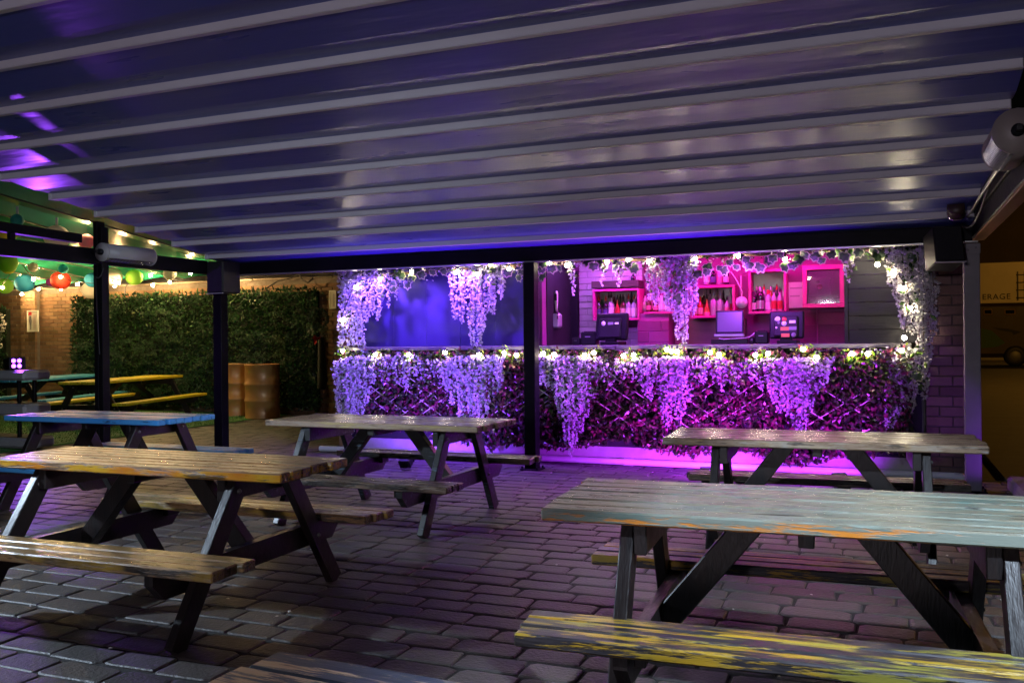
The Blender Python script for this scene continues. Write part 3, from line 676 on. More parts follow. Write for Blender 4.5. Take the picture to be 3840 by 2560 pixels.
KIND = {'tall': [(0, 0), (.46, 0), (.5, .02), (.5, .52), (.46, .58), (.22, .68), (.17, .72), (.165, .86)],
        'wine': [(0, 0), (.46, 0), (.5, .02), (.5, .54), (.40, .62), (.2, .70), (.17, .74), (.165, .86)],
        'squat': [(0, 0), (.46, 0), (.5, .02), (.5, .62), (.44, .70), (.22, .76), (.2, .80), (.2, .88)],
        'flask': [(0, 0), (.44, 0), (.5, .04), (.5, .22), (.34, .42), (.18, .56), (.15, .62), (.15, .86)]}
BN = [0]
def bottle(px, py_base, h_px, w_px, y, kind, gl, lb, cap, label, group, pour=True, lz=(.12, .44)):
    g = ony(px, py_base, y); dep = proj(g)[2]; h = h_px*dep/F; w = w_px*dep/F
    t = thing('bottle', label, 'bottle', tuple(g), R.random()*6, group)
    pr = [(r*w, z*h) for (r, z) in KIND[kind]]
    MB().lathe(pr, 16).obj('glass_body', GL[gl], t)
    MB().lathe([(w*.503+.0006, h*lz[0]), (w*.503+.0006, h*lz[1])] if kind != 'flask' else [(w*.505, h*.06), (w*.505, h*.2)], 16).obj('label', LB[lb], t)
    rn = KIND[kind][-1][0]*w
    if pour: MB().lathe([(rn*1.12, h*.78), (rn*1.15, h*.87), (rn*.7, h*.90), (rn*.5, h*.97), (0, h*1.0)], 12).obj('pourer', CP[cap], t)
    else: MB().lathe([(rn*1.12, h*.80), (rn*1.15, h*.98), (0, h*1.0)], 12).obj('cap', CP[cap], t)
yb = YS+.12
G1 = 'bottles in the shelf box behind the left till'
for px, k, gl, lb, cp in ((2246, 'wine', 'dark', 'navy', 'red'), (2272, 'wine', 'dark', 'navy', 'red')): bottle(px, 1199, 92, 21, yb, k, gl, lb, cp, 'dark wine bottle with red neck behind the left till', G1)
bottle(2293, 1199, 106, 22, yb, 'tall', 'clear', 'white', 'black', 'clear bottle with slanting white label behind the left till', None)
bottle(2316, 1199, 95, 27, yb, 'flask', 'red', 'redl', 'black', 'wide red round bottle behind the left till', None)
bottle(2337, 1199, 98, 21, yb, 'tall', 'brown', 'cream', 'black', 'amber brown bottle with cream label behind the left till', None)
for px in (2358, 2379): bottle(px, 1198, 98, 21, yb, 'tall', 'clear', 'white', 'red', 'clear bottle with red neck and white label behind the left till', G1)
bottle(2375, 1078, 60, 20, yb, 'squat', 'dark', 'pink', 'black', 'dark bottle standing on top of the left shelf box', None, False)
for px, gl, lb in ((2433, 'brown', 'pink'), (2459, 'brown', 'pink')): bottle(px, 1168, 52, 20, yb, 'squat', gl, lb, 'silver', 'squat bottle with pink label beside the hanging wisteria', 'pink labelled bottles by the wisteria', False)
for px in (2482, 2505): bottle(px, 1168, 62, 24, yb, 'squat', 'frost', 'white', 'silver', 'pale squat bottle with white label beside the hanging wisteria', 'pale bottles by the wisteria', False)
G2 = 'bottles on the middle shelf behind the flat till screen'
for px in (2607, 2627): bottle(px, 1187, 76, 20, yb, 'tall', 'red', 'cream', 'red', 'red bottle with round cream label on the middle shelf', G2, False)
bottle(2651, 1187, 84, 27, yb, 'flask', 'amber', 'pink', 'black', 'flask shaped bottle holding amber spirit on the middle shelf', None)
for px in (2677, 2701): bottle(px, 1187, 100, 23, yb, 'tall', 'frost', 'silver', 'pale', 'tall frosted bottle with pale neck on the middle shelf', G2)
bottle(2727, 1187, 80, 19, yb, 'tall', 'clear', 'pink', 'black', 'slim clear bottle at the end of the middle shelf', None)
G3 = 'bottles standing on top of the middle shelf'
for px, gl, lb, lab in ((2649, 'clear', 'white', 'clear bottle with white striped label on top of the middle shelf'), (2674, 'dark', 'navy', 'dark bottle with navy star label on top of the middle shelf'), (2699, 'clear', 'pink', 'clear bottle with pink label on top of the middle shelf'), (2723, 'dark', 'white', 'dark bottle with round white label on top of the middle shelf')):
    bottle(px, 1066, 64, 21, yb, 'squat', gl, lb, 'silver', lab, None, False)
bottle(2826, 1170, 78, 22, yb, 'squat', 'dark', 'white', 'black', 'square shouldered dark bottle with black and white label left of the notice', None, False)
bottle(2852, 1170, 98, 29, yb, 'squat', 'dark', 'silver', 'silver', 'big dark bottle with silver collar left of the notice', None)
bottle(2881, 1170, 84, 22, yb, 'squat', 'clear', 'white', 'red', 'clear bottle with red cap and white label left of the notice', None, False)
for px in (2903, 2925): bottle(px, 1170, 96, 20, yb, 'tall', 'clear', 'redl', 'black', 'clear bottle with red label and pourer left of the notice', 'red labelled bottles by the notice')

yr = YS+.19; GW = dict(green='green', clear='clear', brown='brown', frost='frosted', amber='amber'); LW = dict(cream='cream', white='white', redl='red', pink='pink')
for i, px in enumerate((2258, 2284, 2304, 2327, 2348, 2369)): bottle(px, 1197, 96+6*(i % 3), 19, yr, ('tall', 'wine')[i % 2], ('green', 'clear', 'brown')[i % 3], ('cream', 'white')[i % 2], ('silver', 'black')[i % 2], GW[('green', 'clear', 'brown')[i % 3]]+' '+'bottle with '+LW[('cream', 'white')[i % 2]]+' label, back row behind the left till', 'back row bottles behind the left till')
for i, px in enumerate((2617, 2640, 2664, 2689, 2714, 2738)): bottle(px, 1185, 92+7*(i % 3), 19, yr, ('tall', 'squat')[i % 2], ('clear', 'brown', 'frost')[i % 3], ('white', 'redl')[i % 2], ('black', 'silver')[i % 2], GW[('clear', 'brown', 'frost')[i % 3]]+' '+'bottle with '+LW[('white', 'redl')[i % 2]]+' label, back row of the middle shelf', 'back row bottles of the middle shelf')
for i, px in enumerate((2839, 2866, 2892, 2914)): bottle(px, 1168, 100+5*(i % 2), 20, yr, ('tall', 'wine')[i % 2], ('green', 'clear', 'amber')[i % 3], ('white', 'cream')[i % 2], ('silver', 'red')[i % 2], GW[('green', 'clear', 'amber')[i % 3]]+' '+'bottle with '+LW[('white', 'cream')[i % 2]]+' label, back row left of the notice', 'back row bottles left of the notice')
for i, px in enumerate((2420, 2446, 2470, 2494, 2518)): bottle(px, 1166, 74+8*(i % 2), 19, yr-.02, ('tall', 'squat')[i % 2], ('clear', 'amber', 'frost')[i % 3], ('white', 'pink')[i % 2], ('black', 'silver')[i % 2], GW[('clear', 'amber', 'frost')[i % 3]]+' '+('taller', 'stout')[i % 2]+' bottle behind the squat bottles beside the hanging wisteria', 'taller bottles by the wisteria')
# notice, glazed cabinet, framed sign, hanging lamp, beer tap
g = ony(2951, 1155, YI-.03); e = ony(3011, 1057, YI-.03)
t = thing('paper_notice', 'white paper notice pinned behind the bar between shelf box and cabinet', 'notice', tuple(g)); w, h = e.x-g.x, e.z-g.z
MB().box((0, 0, 0), (w, .004, h)).obj('sheet', mat('white_paper', (.8, .8, .82), .7), t)
k = MB(); [k.box((w*.2, -.002, h*q), (w*(.95 if q > .5 else .8), -.0005, h*q+.004)) for q in (.44, .47, .75, .78)]; k.obj('print', GREYINK, t)
g = ony(3010, 1155, YI-.26); e = ony(3166, 990, YI-.26); w, h = e.x-g.x, e.z-g.z
t = thing('glazed_cabinet', 'pink framed glass fronted cabinet on the right of the hatch wall', 'cabinet', tuple(g))
for (p, q) in (((0, 0, 0), (w, .22, .045)), ((0, 0, h-.05), (w, .22, h)), ((0, 0, .046), (.045, .22, h-.051)), ((w-.05, 0, .046), (w, .22, h-.051))): MB().cbox(p, q, .003).obj('frame_board', FRM, t)
MB().box((.04, .2, .04), (w-.04, .215, h-.04)).obj('back_panel', noisy('cabinet_back', (.2, .16, .25), (.25, .2, .3), 3, .5, .1, 0), t)
m = mat('cabinet_glass', (.9, .9, .95), .04); NB(m).b.inputs['Transmission Weight'].default_value = .9; MB().box((.046, .02, .046), (w-.051, .024, h-.051)).obj('pane', m, t)
MB().cbox((.05, .12, .14), (w*.66, .19, h*.72), .01).obj('white_box', mat('pale_case', (.5, .46, .55), .5), t)
MB().lathe([(0, -.002), (.03, -.002), (.03, 0)], 20, (w*.40, .118, h*.5), axis='Y').obj('red_sticker', REDINK, t)
MB().lathe([(0, -.002), (.017, -.002), (.017, 0)], 20, (w*.36, .118, h*.62), axis='Y').obj('dark_sticker', GREYINK, t)
for i in range(4): MB().lathe([(0, 0), (.025, 0), (.028, .05), (.024, .05), (.02, .006)], 14, (.1+i*.085, .08, .046)).obj('cup', LB['white'], t)
g = ony(2647, 1110, YI-.035); e = ony(2693, 1080, YI-.035); w, h = e.x-g.x, e.z-g.z
t = thing('framed_certificate', 'small dark framed certificate behind the middle shelf bottles', 'sign', tuple(g))
MB().cbox((0, 0, 0), (w, .012, h), .003).obj('frame', CP['black'], t); MB().box((.01, -.002, .01), (w-.01, -.0005, h-.01)).obj('sheet', mat('violet_sheet', (.3, .22, .36), .6), t)
k = MB(); [k.box((.02, -.004, .018+i*.014), (w-.02-.02*R.random(), -.0025, .022+i*.014)) for i in range(5)]; k.obj('print', LB['white'], t)
g = ony(2781, 1134, 10.2)
t = thing('hanging_lamp', 'white round lamp hanging on a cord behind the till screen', 'lamp', tuple(g))
MB().lathe([(.066*math.sin(i*math.pi/14), -.066*math.cos(i*math.pi/14)) for i in range(15)], 20).obj('globe', mat('opal_globe', (.8, .8, .82), .35), t)
MB().tube([(0, 0, .06), (.01, 0, .12), (-.08, .1, .28), (-.14, .15, .36)], .005, 6).obj('cord', LB['white'], t)
MB().tube([(0, 0, .06), (-.01, .02, .15), (-.01, .05, .3)], .004, 6).obj('cord', LB['white'], t)
g = ony(2082, 1229, 9.9)
t = thing('beer_tap', 'white handled beer tap over a rounded silver dispenser by the dark door', 'beer tap', tuple(g))
MB().cbox((-.05, 0, 0), (.05, .12, .17), .02).obj('dispenser', mat('silver_plastic', (.5, .5, .52), .35, .3), t)
MB().tube([(-.06, .06, .2), (.03, .06, .2), (.03, .02, .2), (.03, .0, .1)], .012, 10).obj('spout', CHROME, t)
MB().lathe([(0, 0), (.012, 0), (.016, .05), (.022, .1), (.022, .2), (.015, .23), (0, .235)], 14, (0, .05, .2)).obj('handle', mat('white_handle', (.7, .7, .7), .35), t)
MB().cbox((-.014, .024, .32), (.014, .029, .40), .003).obj('badge', CP['black'], t)

# tills and bits on the counter
STK = [mat('sticker_white', (.75, .75, .75), .5), mat('sticker_red', (.6, .05, .05), .5), mat('sticker_orange', (.6, .2, .03), .5), mat('sticker_grey', (.2, .2, .2), .5)]
def till_back(px0, py0, px1, py1, label, stickers, rz):
    y = 9.34; a = ony(px0, py1, y); b = ony(px1, py0, y); w = b.x-a.x; h = b.z-a.z; zc = 1.237
    t = thing('till', label, 'till', ((a.x+b.x)/2, y, zc), rad(rz))
    z0 = a.z-zc
    MB().cbox((-w/2, -.02, z0), (w/2, .03, z0+h), .014).obj('screen_case', BLKPL, t, rot=(rad(-8), 0, 0))
    MB().cbox((-w*.36, -.05, z0+.02), (w*.34, -.021, z0+h*.80), .012).obj('rear_cover', mat('till_grey', (.011, .011, .012), .5, 0, .3), t, rot=(rad(-8), 0, 0))
    MB().cbox((-w*.24, -.08, .0), (w*.34, .12, .035), .006).obj('foot', BLKPL, t); MB().bar((0, .0, .02), (0, -.0, z0+.12), .12, .04, (0, 1, 0)).obj('stem', BLKPL, t)
    for (u, v, r_, mi, sh) in stickers:
        x, z = -w*.36+u*w*.7, z0+.02+v*(h*.8-.02)
        if sh == 'o': k = MB().lathe([(0, -.0012), (r_*w, -.0012), (r_*w, 0)], 18, (x, -.0505, z), axis='Y')
        else: k = MB().box((x-r_*w, -.0518, z-r_*w*.45), (x+r_*w, -.0505, z+r_*w*.45))
        o = k.obj('sticker', STK[mi], t, rot=(rad(-8), 0, 0))
    return t
till_back(2227, 1171, 2354, 1276, 'black till seen from behind with three stickers, left of the wisteria', [(.22, .72, .065, 0, 'o'), (.55, .72, .085, 3, 'r'), (.83, .72, .06, 0, 'r')], -12)
till_back(2884, 1163, 3014, 1270, 'black till seen from behind covered in round and orange stickers', [(.17, .85, .075, 0, 'o'), (.45, .83, .07, 1, 'o'), (.44, .62, .075, 0, 'o'), (.78, .7, .09, 0, 'r'), (.22, .66, .04, 3, 'o'), (.47, .36, .12, 2, 'r'), (.8, .38, .11, 3, 'r'), (.12, .42, .03, 0, 'o'), (.5, .04, .12, 2, 'r'), (.84, .05, .07, 3, 'o')], -4)
def counter_box(name, px0, py0, px1, label, cat, y=9.36, d=.16):
    a = ony(px0, 1285, y); b = ony(px1, py0, y); w = b.x-a.x; h = b.z-1.237
    t = thing(name, label, cat, ((a.x+b.x)/2, y, 1.237))
    MB().cbox((-w/2, 0, 0), (w/2, d, h), .012).obj('case', BLKPL, t)
    MB().cbox((-w*.3, .02, h-.001), (w*.3, d-.04, h+.006), .002).obj('lid', mat('till_grey', (.011, .011, .012), .5, 0, .3), t)
    MB().box((-w*.2, -.002, h*.6), (w*.15, -.0005, h*.66)).obj('slot', STK[3], t)
counter_box('receipt_printer', 2177, 1243, 2233, 'black receipt printer beside the left till', 'printer')
counter_box('card_reader', 2143, 1266, 2174, 'small black card reader beside the receipt printer', 'card reader', d=.08)
counter_box('receipt_printer', 2829, 1240, 2880, 'black receipt printer left of the stickered till', 'printer')
counter_box('card_reader', 2809, 1264, 2828, 'small black card reader between screen and printer', 'card reader', d=.08)
g = ony(2735, 1255, 9.42); e = ony(2684, 1162, 9.42); f_ = ony(2788, 1162, 9.42); w = f_.x-e.x; h = e.z-g.z; zb = g.z-1.237
t = thing('till_screen', 'flat violet lit till screen facing the tables on a slim drawer', 'till screen', (g.x, 9.42, 1.237), rad(4))
MB().cbox((-w/2, 0, zb), (w/2, .035, zb+h), .006).obj('screen_case', BLKPL, t, rot=(rad(-10), 0, 0)); MB().box((-w/2+.018, -.004, zb+.035), (w/2-.018, -.0005, zb+h-.018)).obj('display', mat('dark_display', (.10, .09, .13), .3), t, rot=(rad(-10), 0, 0))
MB().cbox((-w/2-.01, -.05, zb-.02), (w/2+.01, .03, zb+.008), .006).obj('tray', mat('silver_grey', (.3, .3, .33), .35, .4), t); MB().cbox((-w/2-.04, -.06, 0), (w/2+.05, .2, .05), .006).obj('drawer', BLKPL, t)
MB().tube([(-.1, -.055, .06), (-.05, -.07, .05), (.05, -.07, .055), (.12, -.05, .06), (.2, .02, .07), (.26, .08, .12)], .004, 6).obj('lead', LB['white'], t)

# ------------------------------------------------------------------ wisteria, ivy, hedge and trellis on the bar
PETAL = per_piece('white_silk_petal', [(0, (.50, .48, .52)), (.4, (.68, .67, .68)), (.8, (.78, .77, .76)), (1, (.6, .6, .58))], .6, 3, 0, .05, .3, .35)
GRN = per_piece('silk_leaf_green', [(0, (.02, .06, .012)), (.5, (.05, .13, .02)), (1, (.13, .24, .03))], .5, 4, 0, .1, .4, .3)
TWIG = noisy('vine_twig', (.12, .07, .04), (.2, .12, .07), 9, .8, .05, .4)
def wisteria(label, strands, y, dens=430, rad_=.036, loc_px=None, leaves=14, ps=.84):
    """strands: (px_x, px_top, px_bottom)"""
    g = ony(strands[len(strands)//2][0], strands[0][1], y)
    t = thing('wisteria_drape', label, 'wisteria', tuple(g), 0, 'white silk wisteria on the bar')
    b = MB(); tw = MB(); lf = MB()
    for (px, p0, p1) in strands:
        p1 = p0+(p1-p0)*R.uniform(.82, 1.06); a = ony(px, p0, y)-g; e = ony(px, p1, y)-g; L = (a-e).length
        yo = R.uniform(-.03, .05); bend = R.uniform(-.03, .03); n = int(L*dens*1.45)
        path = lambda s: a.lerp(e, s)+Vector((bend*math.sin(s*2.6), yo+.03*math.sin(s*4+px), 0))
        tw.tube([path(i/5) for i in range(6)], .003, 4)
        for i in range(n):
            if i % 4: continue
            s = (i+4*R.random())/n; s = min(s, 1); rr = rad_*(1.1-.75*s**2)*math.sqrt(R.random()); an = R.random()*6.283
            p = path(s)+Vector((math.cos(an)*rr, math.sin(an)*rr*.9, 0)); out = Vector((math.cos(an), math.sin(an)-.45, -.55)); fz = R.uniform(.75, 1.25)*(1.1-.35*s)
            for q in range(4): leaf(b, p, out+rv()*.75, rv(), R.uniform(.026, .05)*ps*fz, R.uniform(.020, .042)*ps*fz, .35)
        for q in range(3):                       # forked tip
            p = path(1.0); leaf(b, p, Vector((R.uniform(-.5, .5), -.2, -1)), rv(), .035, .014)
    for i in range(leaves):
        px, p0, p1 = R.choice(strands); p = ony(px+R.uniform(-15, 15), p0+(p1-p0)*R.random()**1.6*.8, y-.05)-g
        leaf(lf, p, Vector((R.uniform(-1, 1), -.5, R.uniform(-1, .1))), Vector((0, -1, .3)), R.uniform(.05, .09), R.uniform(.025, .045))
    tag(b.obj('blossoms', PETAL, t), kind='stuff'); tag(tw.obj('stems', TWIG, t), kind='stuff')
    if leaves: tag(lf.obj('leaves', GRN, t), kind='stuff')
    return t
YT = 8.93
wisteria('long white wisteria drape at the left end of the bar above the counter', [(1270, 1010, 1370), (1288, 1008, 1340), (1306, 1006, 1300), (1325, 1005, 1280), (1343, 1003, 1290), (1362, 1003, 1330), (1382, 1002, 1220), (1402, 1001, 1170), (1414, 1000, 1200), (1330, 1005, 1180), (1350, 1005, 1160)], YT, 430)
wisteria('wide white wisteria drape in front of the blue lit shutters', [(1706, 990, 1185), (1724, 988, 1195), (1742, 987, 1190), (1760, 985, 1220), (1775, 984, 1350), (1790, 983, 1330), (1806, 982, 1250), (1822, 980, 1180), (1838, 980, 1195), (1850, 979, 1170), (1872, 978, 1105), (1884, 978, 1140), (1800, 983, 1160)], YT, 430)
wisteria('broad white wisteria drape hanging before the bottles in the hatch', [(2440, 958, 1125), (2456, 957, 1130), (2474, 956, 1120), (2492, 955, 1140), (2510, 954, 1150), (2528, 953, 1220), (2546, 952, 1290), (2562, 951, 1310), (2578, 950, 1280), (2594, 950, 1225), (2606, 949, 1170), (2520, 954, 1170), (2550, 951, 1200), (2575, 950, 1180)], YT, 440)
wisteria('white wisteria column down the right end of the bar', [(3335, 925, 1060), (3352, 925, 1130), (3368, 925, 1160), (3385, 924, 1225), (3402, 924, 1230), (3420, 923, 1260), (3437, 922, 1300), (3452, 921, 1290), (3466, 921, 1340), (3482, 920, 1360), (3496, 990, 1290), (3400, 924, 1150), (3440, 922, 1200)], YT-.02, 420, leaves=34)
wisteria('white wisteria hanging below the counter at the right end', [(3325, 1310, 1600), (3342, 1300, 1640), (3360, 1300, 1580), (3378, 1300, 1540), (3398, 1300, 1520), (3418, 1300, 1560), (3438, 1300, 1500), (3458, 1290, 1480), (3470, 1280, 1400), (3300, 1310, 1380), (3280, 1310, 1360)], YT-.02, 380, leaves=22)
for (px, p0, p1, lab) in ((1455, 1010, 1140, 'short white wisteria tendril left of the shutters top'), (1490, 1005, 1120, 'second short white tendril beside the ivy over the shutters'), (2140, 990, 1096, 'thin white tendril before the dark door'), (2257, 985, 1072, 'thin white tendril above the left shelf box'), (2325, 985, 1068, 'wispy white tendril above the left shelf bottles'), (3188, 965, 1048, 'short white tendril beside the black weatherboards'), (1500, 1320, 1440, 'short white tendril under the counter below the shutters')):
    wisteria(lab, [(px, p0, p1), (px+6, p0, p0+(p1-p0)*.6)], YT, 190, .024, leaves=3)
YL = 8.83
wisteria('thick pale wisteria drape under the left end of the counter', [(1268, 1350, 1590), (1284, 1345, 1600), (1300, 1340, 1605), (1316, 1338, 1605), (1332, 1336, 1600), (1348, 1335, 1595), (1362, 1335, 1570), (1376, 1335, 1520), (1310, 1340, 1590), (1340, 1335, 1590)], YL, 560, .045)
wisteria('short bluish lit wisteria under the counter below the left shutters', [(1395, 1335, 1450), (1415, 1330, 1430), (1435, 1330, 1450), (1455, 1330, 1420), (1475, 1330, 1440), (1495, 1330, 1440), (1515, 1330, 1410), (1535, 1330, 1460), (1552, 1330, 1400), (1650, 1345, 1420), (1625, 1345, 1400)], YL, 330)
wisteria('long wisteria drape under the counter left of the centre post', [(1668, 1350, 1450), (1685, 1340, 1480), (1702, 1335, 1520), (1720, 1335, 1560), (1738, 1333, 1600), (1756, 1332, 1610), (1774, 1332, 1620), (1792, 1332, 1600), (1810, 1332, 1600), (1828, 1332, 1540), (1846, 1332, 1500), (1864, 1332, 1480), (1882, 1332, 1450), (1765, 1332, 1560), (1800, 1332, 1560)], YL, 540, .043)
wisteria('long wisteria drape under the counter right of the centre post', [(2036, 1330, 1440), (2054, 1330, 1450), (2072, 1330, 1470), (2090, 1330, 1430), (2108, 1335, 1560), (2126, 1335, 1690), (2144, 1335, 1705), (2162, 1335, 1690), (2180, 1335, 1650), (2198, 1335, 1570), (2216, 1335, 1500), (2236, 1335, 1440), (2150, 1335, 1600), (2175, 1335, 1560)], YL, 480, .041)
wisteria('wisteria drape under the counter below the hanging hatch blossom', [(2330, 1345, 1430), (2352, 1345, 1410), (2376, 1345, 1420), (2400, 1340, 1440), (2424, 1338, 1470), (2446, 1338, 1490), (2468, 1338, 1530), (2490, 1336, 1580), (2512, 1336, 1640), (2530, 1336, 1650), (2548, 1336, 1620), (2566, 1336, 1570), (2588, 1336, 1510), (2612, 1336, 1460), (2640, 1336, 1430), (2670, 1336, 1410), (2700, 1336, 1420), (2500, 1336, 1560), (2535, 1336, 1580), (2410, 1340, 1420)], YL, 470, .041)
wisteria('wisteria drape under the counter below the stickered till', [(2790, 1345, 1400), (2815, 1345, 1430), (2840, 1345, 1420), (2866, 1345, 1450), (2890, 1340, 1470), (2910, 1340, 1500), (2930, 1340, 1530), (2950, 1340, 1570), (2970, 1340, 1610), (2990, 1340, 1650), (3008, 1340, 1640), (3026, 1340, 1590), (3046, 1340, 1530), (3066, 1340, 1490), (3088, 1340, 1450), (3110, 1335, 1420), (2960, 1340, 1520), (3000, 1340, 1560)], YL, 490, .042)

for (pa, pb, lab) in ((1560, 1660, 'loose white blossom scattered under the counter left of the long drape'), (2236, 2330, 'loose white blossom scattered under the counter by the left till'), (2700, 2800, 'loose white blossom scattered under the counter below the till screen')):
    wisteria(lab, [(pa+(pb-pa)*i/6, 1345+R.uniform(0, 20), 1390+R.uniform(0, 90)) for i in range(7)], YL, 150, .045, leaves=12, ps=.84)
# clipped leaf cover on the bar front
COVER = per_piece('photinia_leaf', [(0, (.015, .03, .012)), (.3, (.04, .08, .02)), (.5, (.07, .02, .03)), (.8, (.17, .022, .05)), (1, (.07, .11, .03))], .28, 4, 0, .1, .6, .2)
cov = thing('leaf_screen', 'dark red and green artificial leaf screen covering the bar front', 'leaf screen', (-2.8, 8.98, .2))
b = MB()
for i in range(17000):
    x = R.uniform(-3.05, 3.0); z = R.uniform(-.1, .99)
    if z < -.02+.05*math.sin(x*2.1+1)+.04*math.sin(x*5.3)+(.09 if x < -1.3 else 0): continue
    leaf(b, Vector((x, -R.random()**1.1*.20+.05, z)), rv()+Vector((0, -.6, -.35)), rv(), R.uniform(.045, .085), R.uniform(.028, .052), .2)
tag(b.obj('leaves', COVER, cov), kind='stuff')
MB().box((-3.1, .055, -.02), (3.1, .07, 1.0)).obj('backing', mat('screen_backing', (.012, .012, .014), .9), cov)
tre = thing('willow_trellis', 'expanding trellis of thin pale laths woven through the bar front leaves', 'trellis', (-2.8, 8.885, .2))
LATH = noisy('pale_willow_lath', (.42, .35, .28), (.5, .43, .36), 8, .6, .1, .2)
for fam in (1, -1):
    for i in range(-3, 32):
        x0 = -3.0+i*.205+R.uniform(-.03, .03); 
        # each lath climbs at about 30 degrees between bottom and top edge
        z0, z1 = .16, .84; x1 = x0+fam*(z1-z0)/math.tan(rad(33))
        xa, xb = max(min(x0, x1), -2.95), min(max(x0, x1), 2.9)
        if xb-xa < .25: continue
        za = z0+(xa-x0)*fam*math.tan(rad(33)); zb = z0+(xb-x0)*fam*math.tan(rad(33))
        if R.random() < .34: continue
        xc = xa+(xb-xa)*R.uniform(0, .3); xd = xb-(xb-xa)*R.uniform(0, .3); za, zb = za+(xc-xa)*fam*math.tan(rad(33)), zb-(xb-xd)*fam*math.tan(rad(33)); xa, xb = xc, xd
        MB().bar((xa, .0 if fam > 0 else -.008, za), (xb, .0+R.uniform(-.01, .02) if fam > 0 else -.008+R.uniform(-.01, .02), zb), .005, .010, (0, 0, 1), .001).obj('lath', LATH, tre)

# bright clumps of box leaf just under the counter and ivy along the top
clump = thing('box_leaf_garland', 'bright green leaf garland threaded with bulbs under the counter edge', 'garland', (-2.8, 8.87, 1.12))
low = [(1285, 1314), (1408, 1329), (1533, 1329), (1669, 1322), (1797, 1329), (1890, 1322), (1937, 1331), (2037, 1325), (2078, 1329), (2192, 1331), (2226, 1322), (2338, 1334), (2376, 1331), (2500, 1310), (2519, 1316), (2539, 1318), (2662, 1321), (2697, 1328), (2833, 1331), (2879, 1326), (3012, 1308), (3062, 1339), (3195, 1326), (3254, 1326), (3381, 1313)]
b = MB(); tw = MB()
for (px, py) in low:
    c = ony(px, py, 8.87)-Vector((-2.8, 8.87, 1.12))
    for i in range(34):
        leaf(b, c+Vector((R.gauss(0, .06), R.gauss(.02, .025), R.gauss(-.02, .03))), rv()+Vector((0, -.4, -.2)), rv(), R.uniform(.035, .06), R.uniform(.02, .034))
for i in range(300): leaf(b, Vector((R.uniform(-3.05, 2.9), R.gauss(.02, .03), R.gauss(.0, .04))), rv()+Vector((0, -.4, -.2)), rv(), R.uniform(.03, .06), R.uniform(.02, .034))
tag(b.obj('leaves', per_piece('box_leaf', [(0, (.06, .18, .012)), (.5, (.15, .32, .02)), (1, (.34, .45, .04))], .45, 4, 0, .1, .4, .35), clump), kind='stuff')
for i in range(260):
    px = R.uniform(3120, 3320); g = ony(px, R.uniform(1340, 1420+140*R.random()), 8.88)-Vector((-2.8, 8.87, 1.12))
    leaf(tw, g, rv()+Vector((0, -.6, -.3)), rv(), R.uniform(.05, .08), .04)
tag(tw.obj('leaves', GRN, clump), kind='stuff')
ivy = thing('ivy_garland', 'variegated ivy garland on twisted vine along the top of the bar', 'garland', (-2.8, 8.93, 2.0)); IO = Vector((-2.8, 8.93, 2.0))
vine = [ony(px, py, 8.96)-IO for (px, py) in ((1400, 1030), (1500, 1028), (1600, 1020), (1700, 1010), (1800, 1005), (1900, 1000), (2000, 990), (2100, 985), (2250, 975), (2400, 972), (2550, 965), (2700, 958), (2850, 952), (3000, 946), (3150, 940), (3300, 935), (3400, 930))]
for q in range(3): MB().tube([v+Vector((0, .02*math.sin(i*1.9+q*2), .022*math.cos(i*2.3+q*2))) for i, v in enumerate(vine)], .008, 6).obj('vine', TWIG, ivy)
def ivy_mesh():
    pts = []
    lob = [(0, 1.0), (22, .70), (46, .88), (76, .62), (104, .74), (145, .5), (180, .28)]
    for (a, r_) in lob: pts.append((a, r_))
    full = pts+[(360-a, r_) for (a, r_) in pts[-2:0:-1]]
    o = [Vector((math.sin(rad(a))*r_, math.cos(rad(a))*r_, -.16*r_*r_)) for a, r_ in full]; inn = [v*.80 for v in o]
    V = [Vector((0, 0, .06))]+inn+o; n = len(o); b = MB()
    b.add(V, [(0, 1+(i+1) % n, 1+i) for i in range(n)], 0); b.add(V, [(1+i, 1+(i+1) % n, 1+n+(i+1) % n, 1+n+i) for i in range(n)], 1)
    return b
IVG = noisy('ivy_green', (.025, .07, .02), (.06, .13, .035), 3, .45, .1, .1); IVC = mat('ivy_cream_rim', (.42, .44, .24), .5)
im = ivy_mesh().mesh('ivy_leaf', [IVG, IVC])
spots = [(1440, 1055), (1475, 1060), (1505, 1030), (1535, 1050), (1560, 1015), (1575, 1030), (1590, 1000), (1420, 1080), (1465, 1085), (1620, 1020), (1660, 1015), (1950, 1020), (1940, 1035), (2030, 1010), (2065, 1000), (2090, 1005), (2028, 1030), (2140, 985), (2130, 975), (2205, 980), (2225, 990), (2240, 975), (2310, 995), (2320, 980), (2350, 985), (2375, 1005), (2610, 1020), (2650, 1000), (2700, 1000), (2715, 1010), (2760, 1000), (2815, 985), (2805, 975), (2845, 1000), (2880, 975), (2900, 960), (2940, 995), (2970, 990), (3000, 965), (3020, 955), (3050, 960), (3080, 970), (3110, 955), (3130, 945), (3160, 955), (3180, 950), (3220, 945), (3270, 940), (3290, 960), (3300, 950), (2480, 970), (2030, 985), (1850, 1010), (1900, 1015), (1540, 1040), (1520, 1060), (1840, 1045), (2540, 1115), (2655, 1020), (2735, 985), (2790, 970), (2925, 950), (3060, 945), (3195, 940), (3455, 1010), (3420, 960), (3480, 960), (3470, 1420), (3440, 1400)]
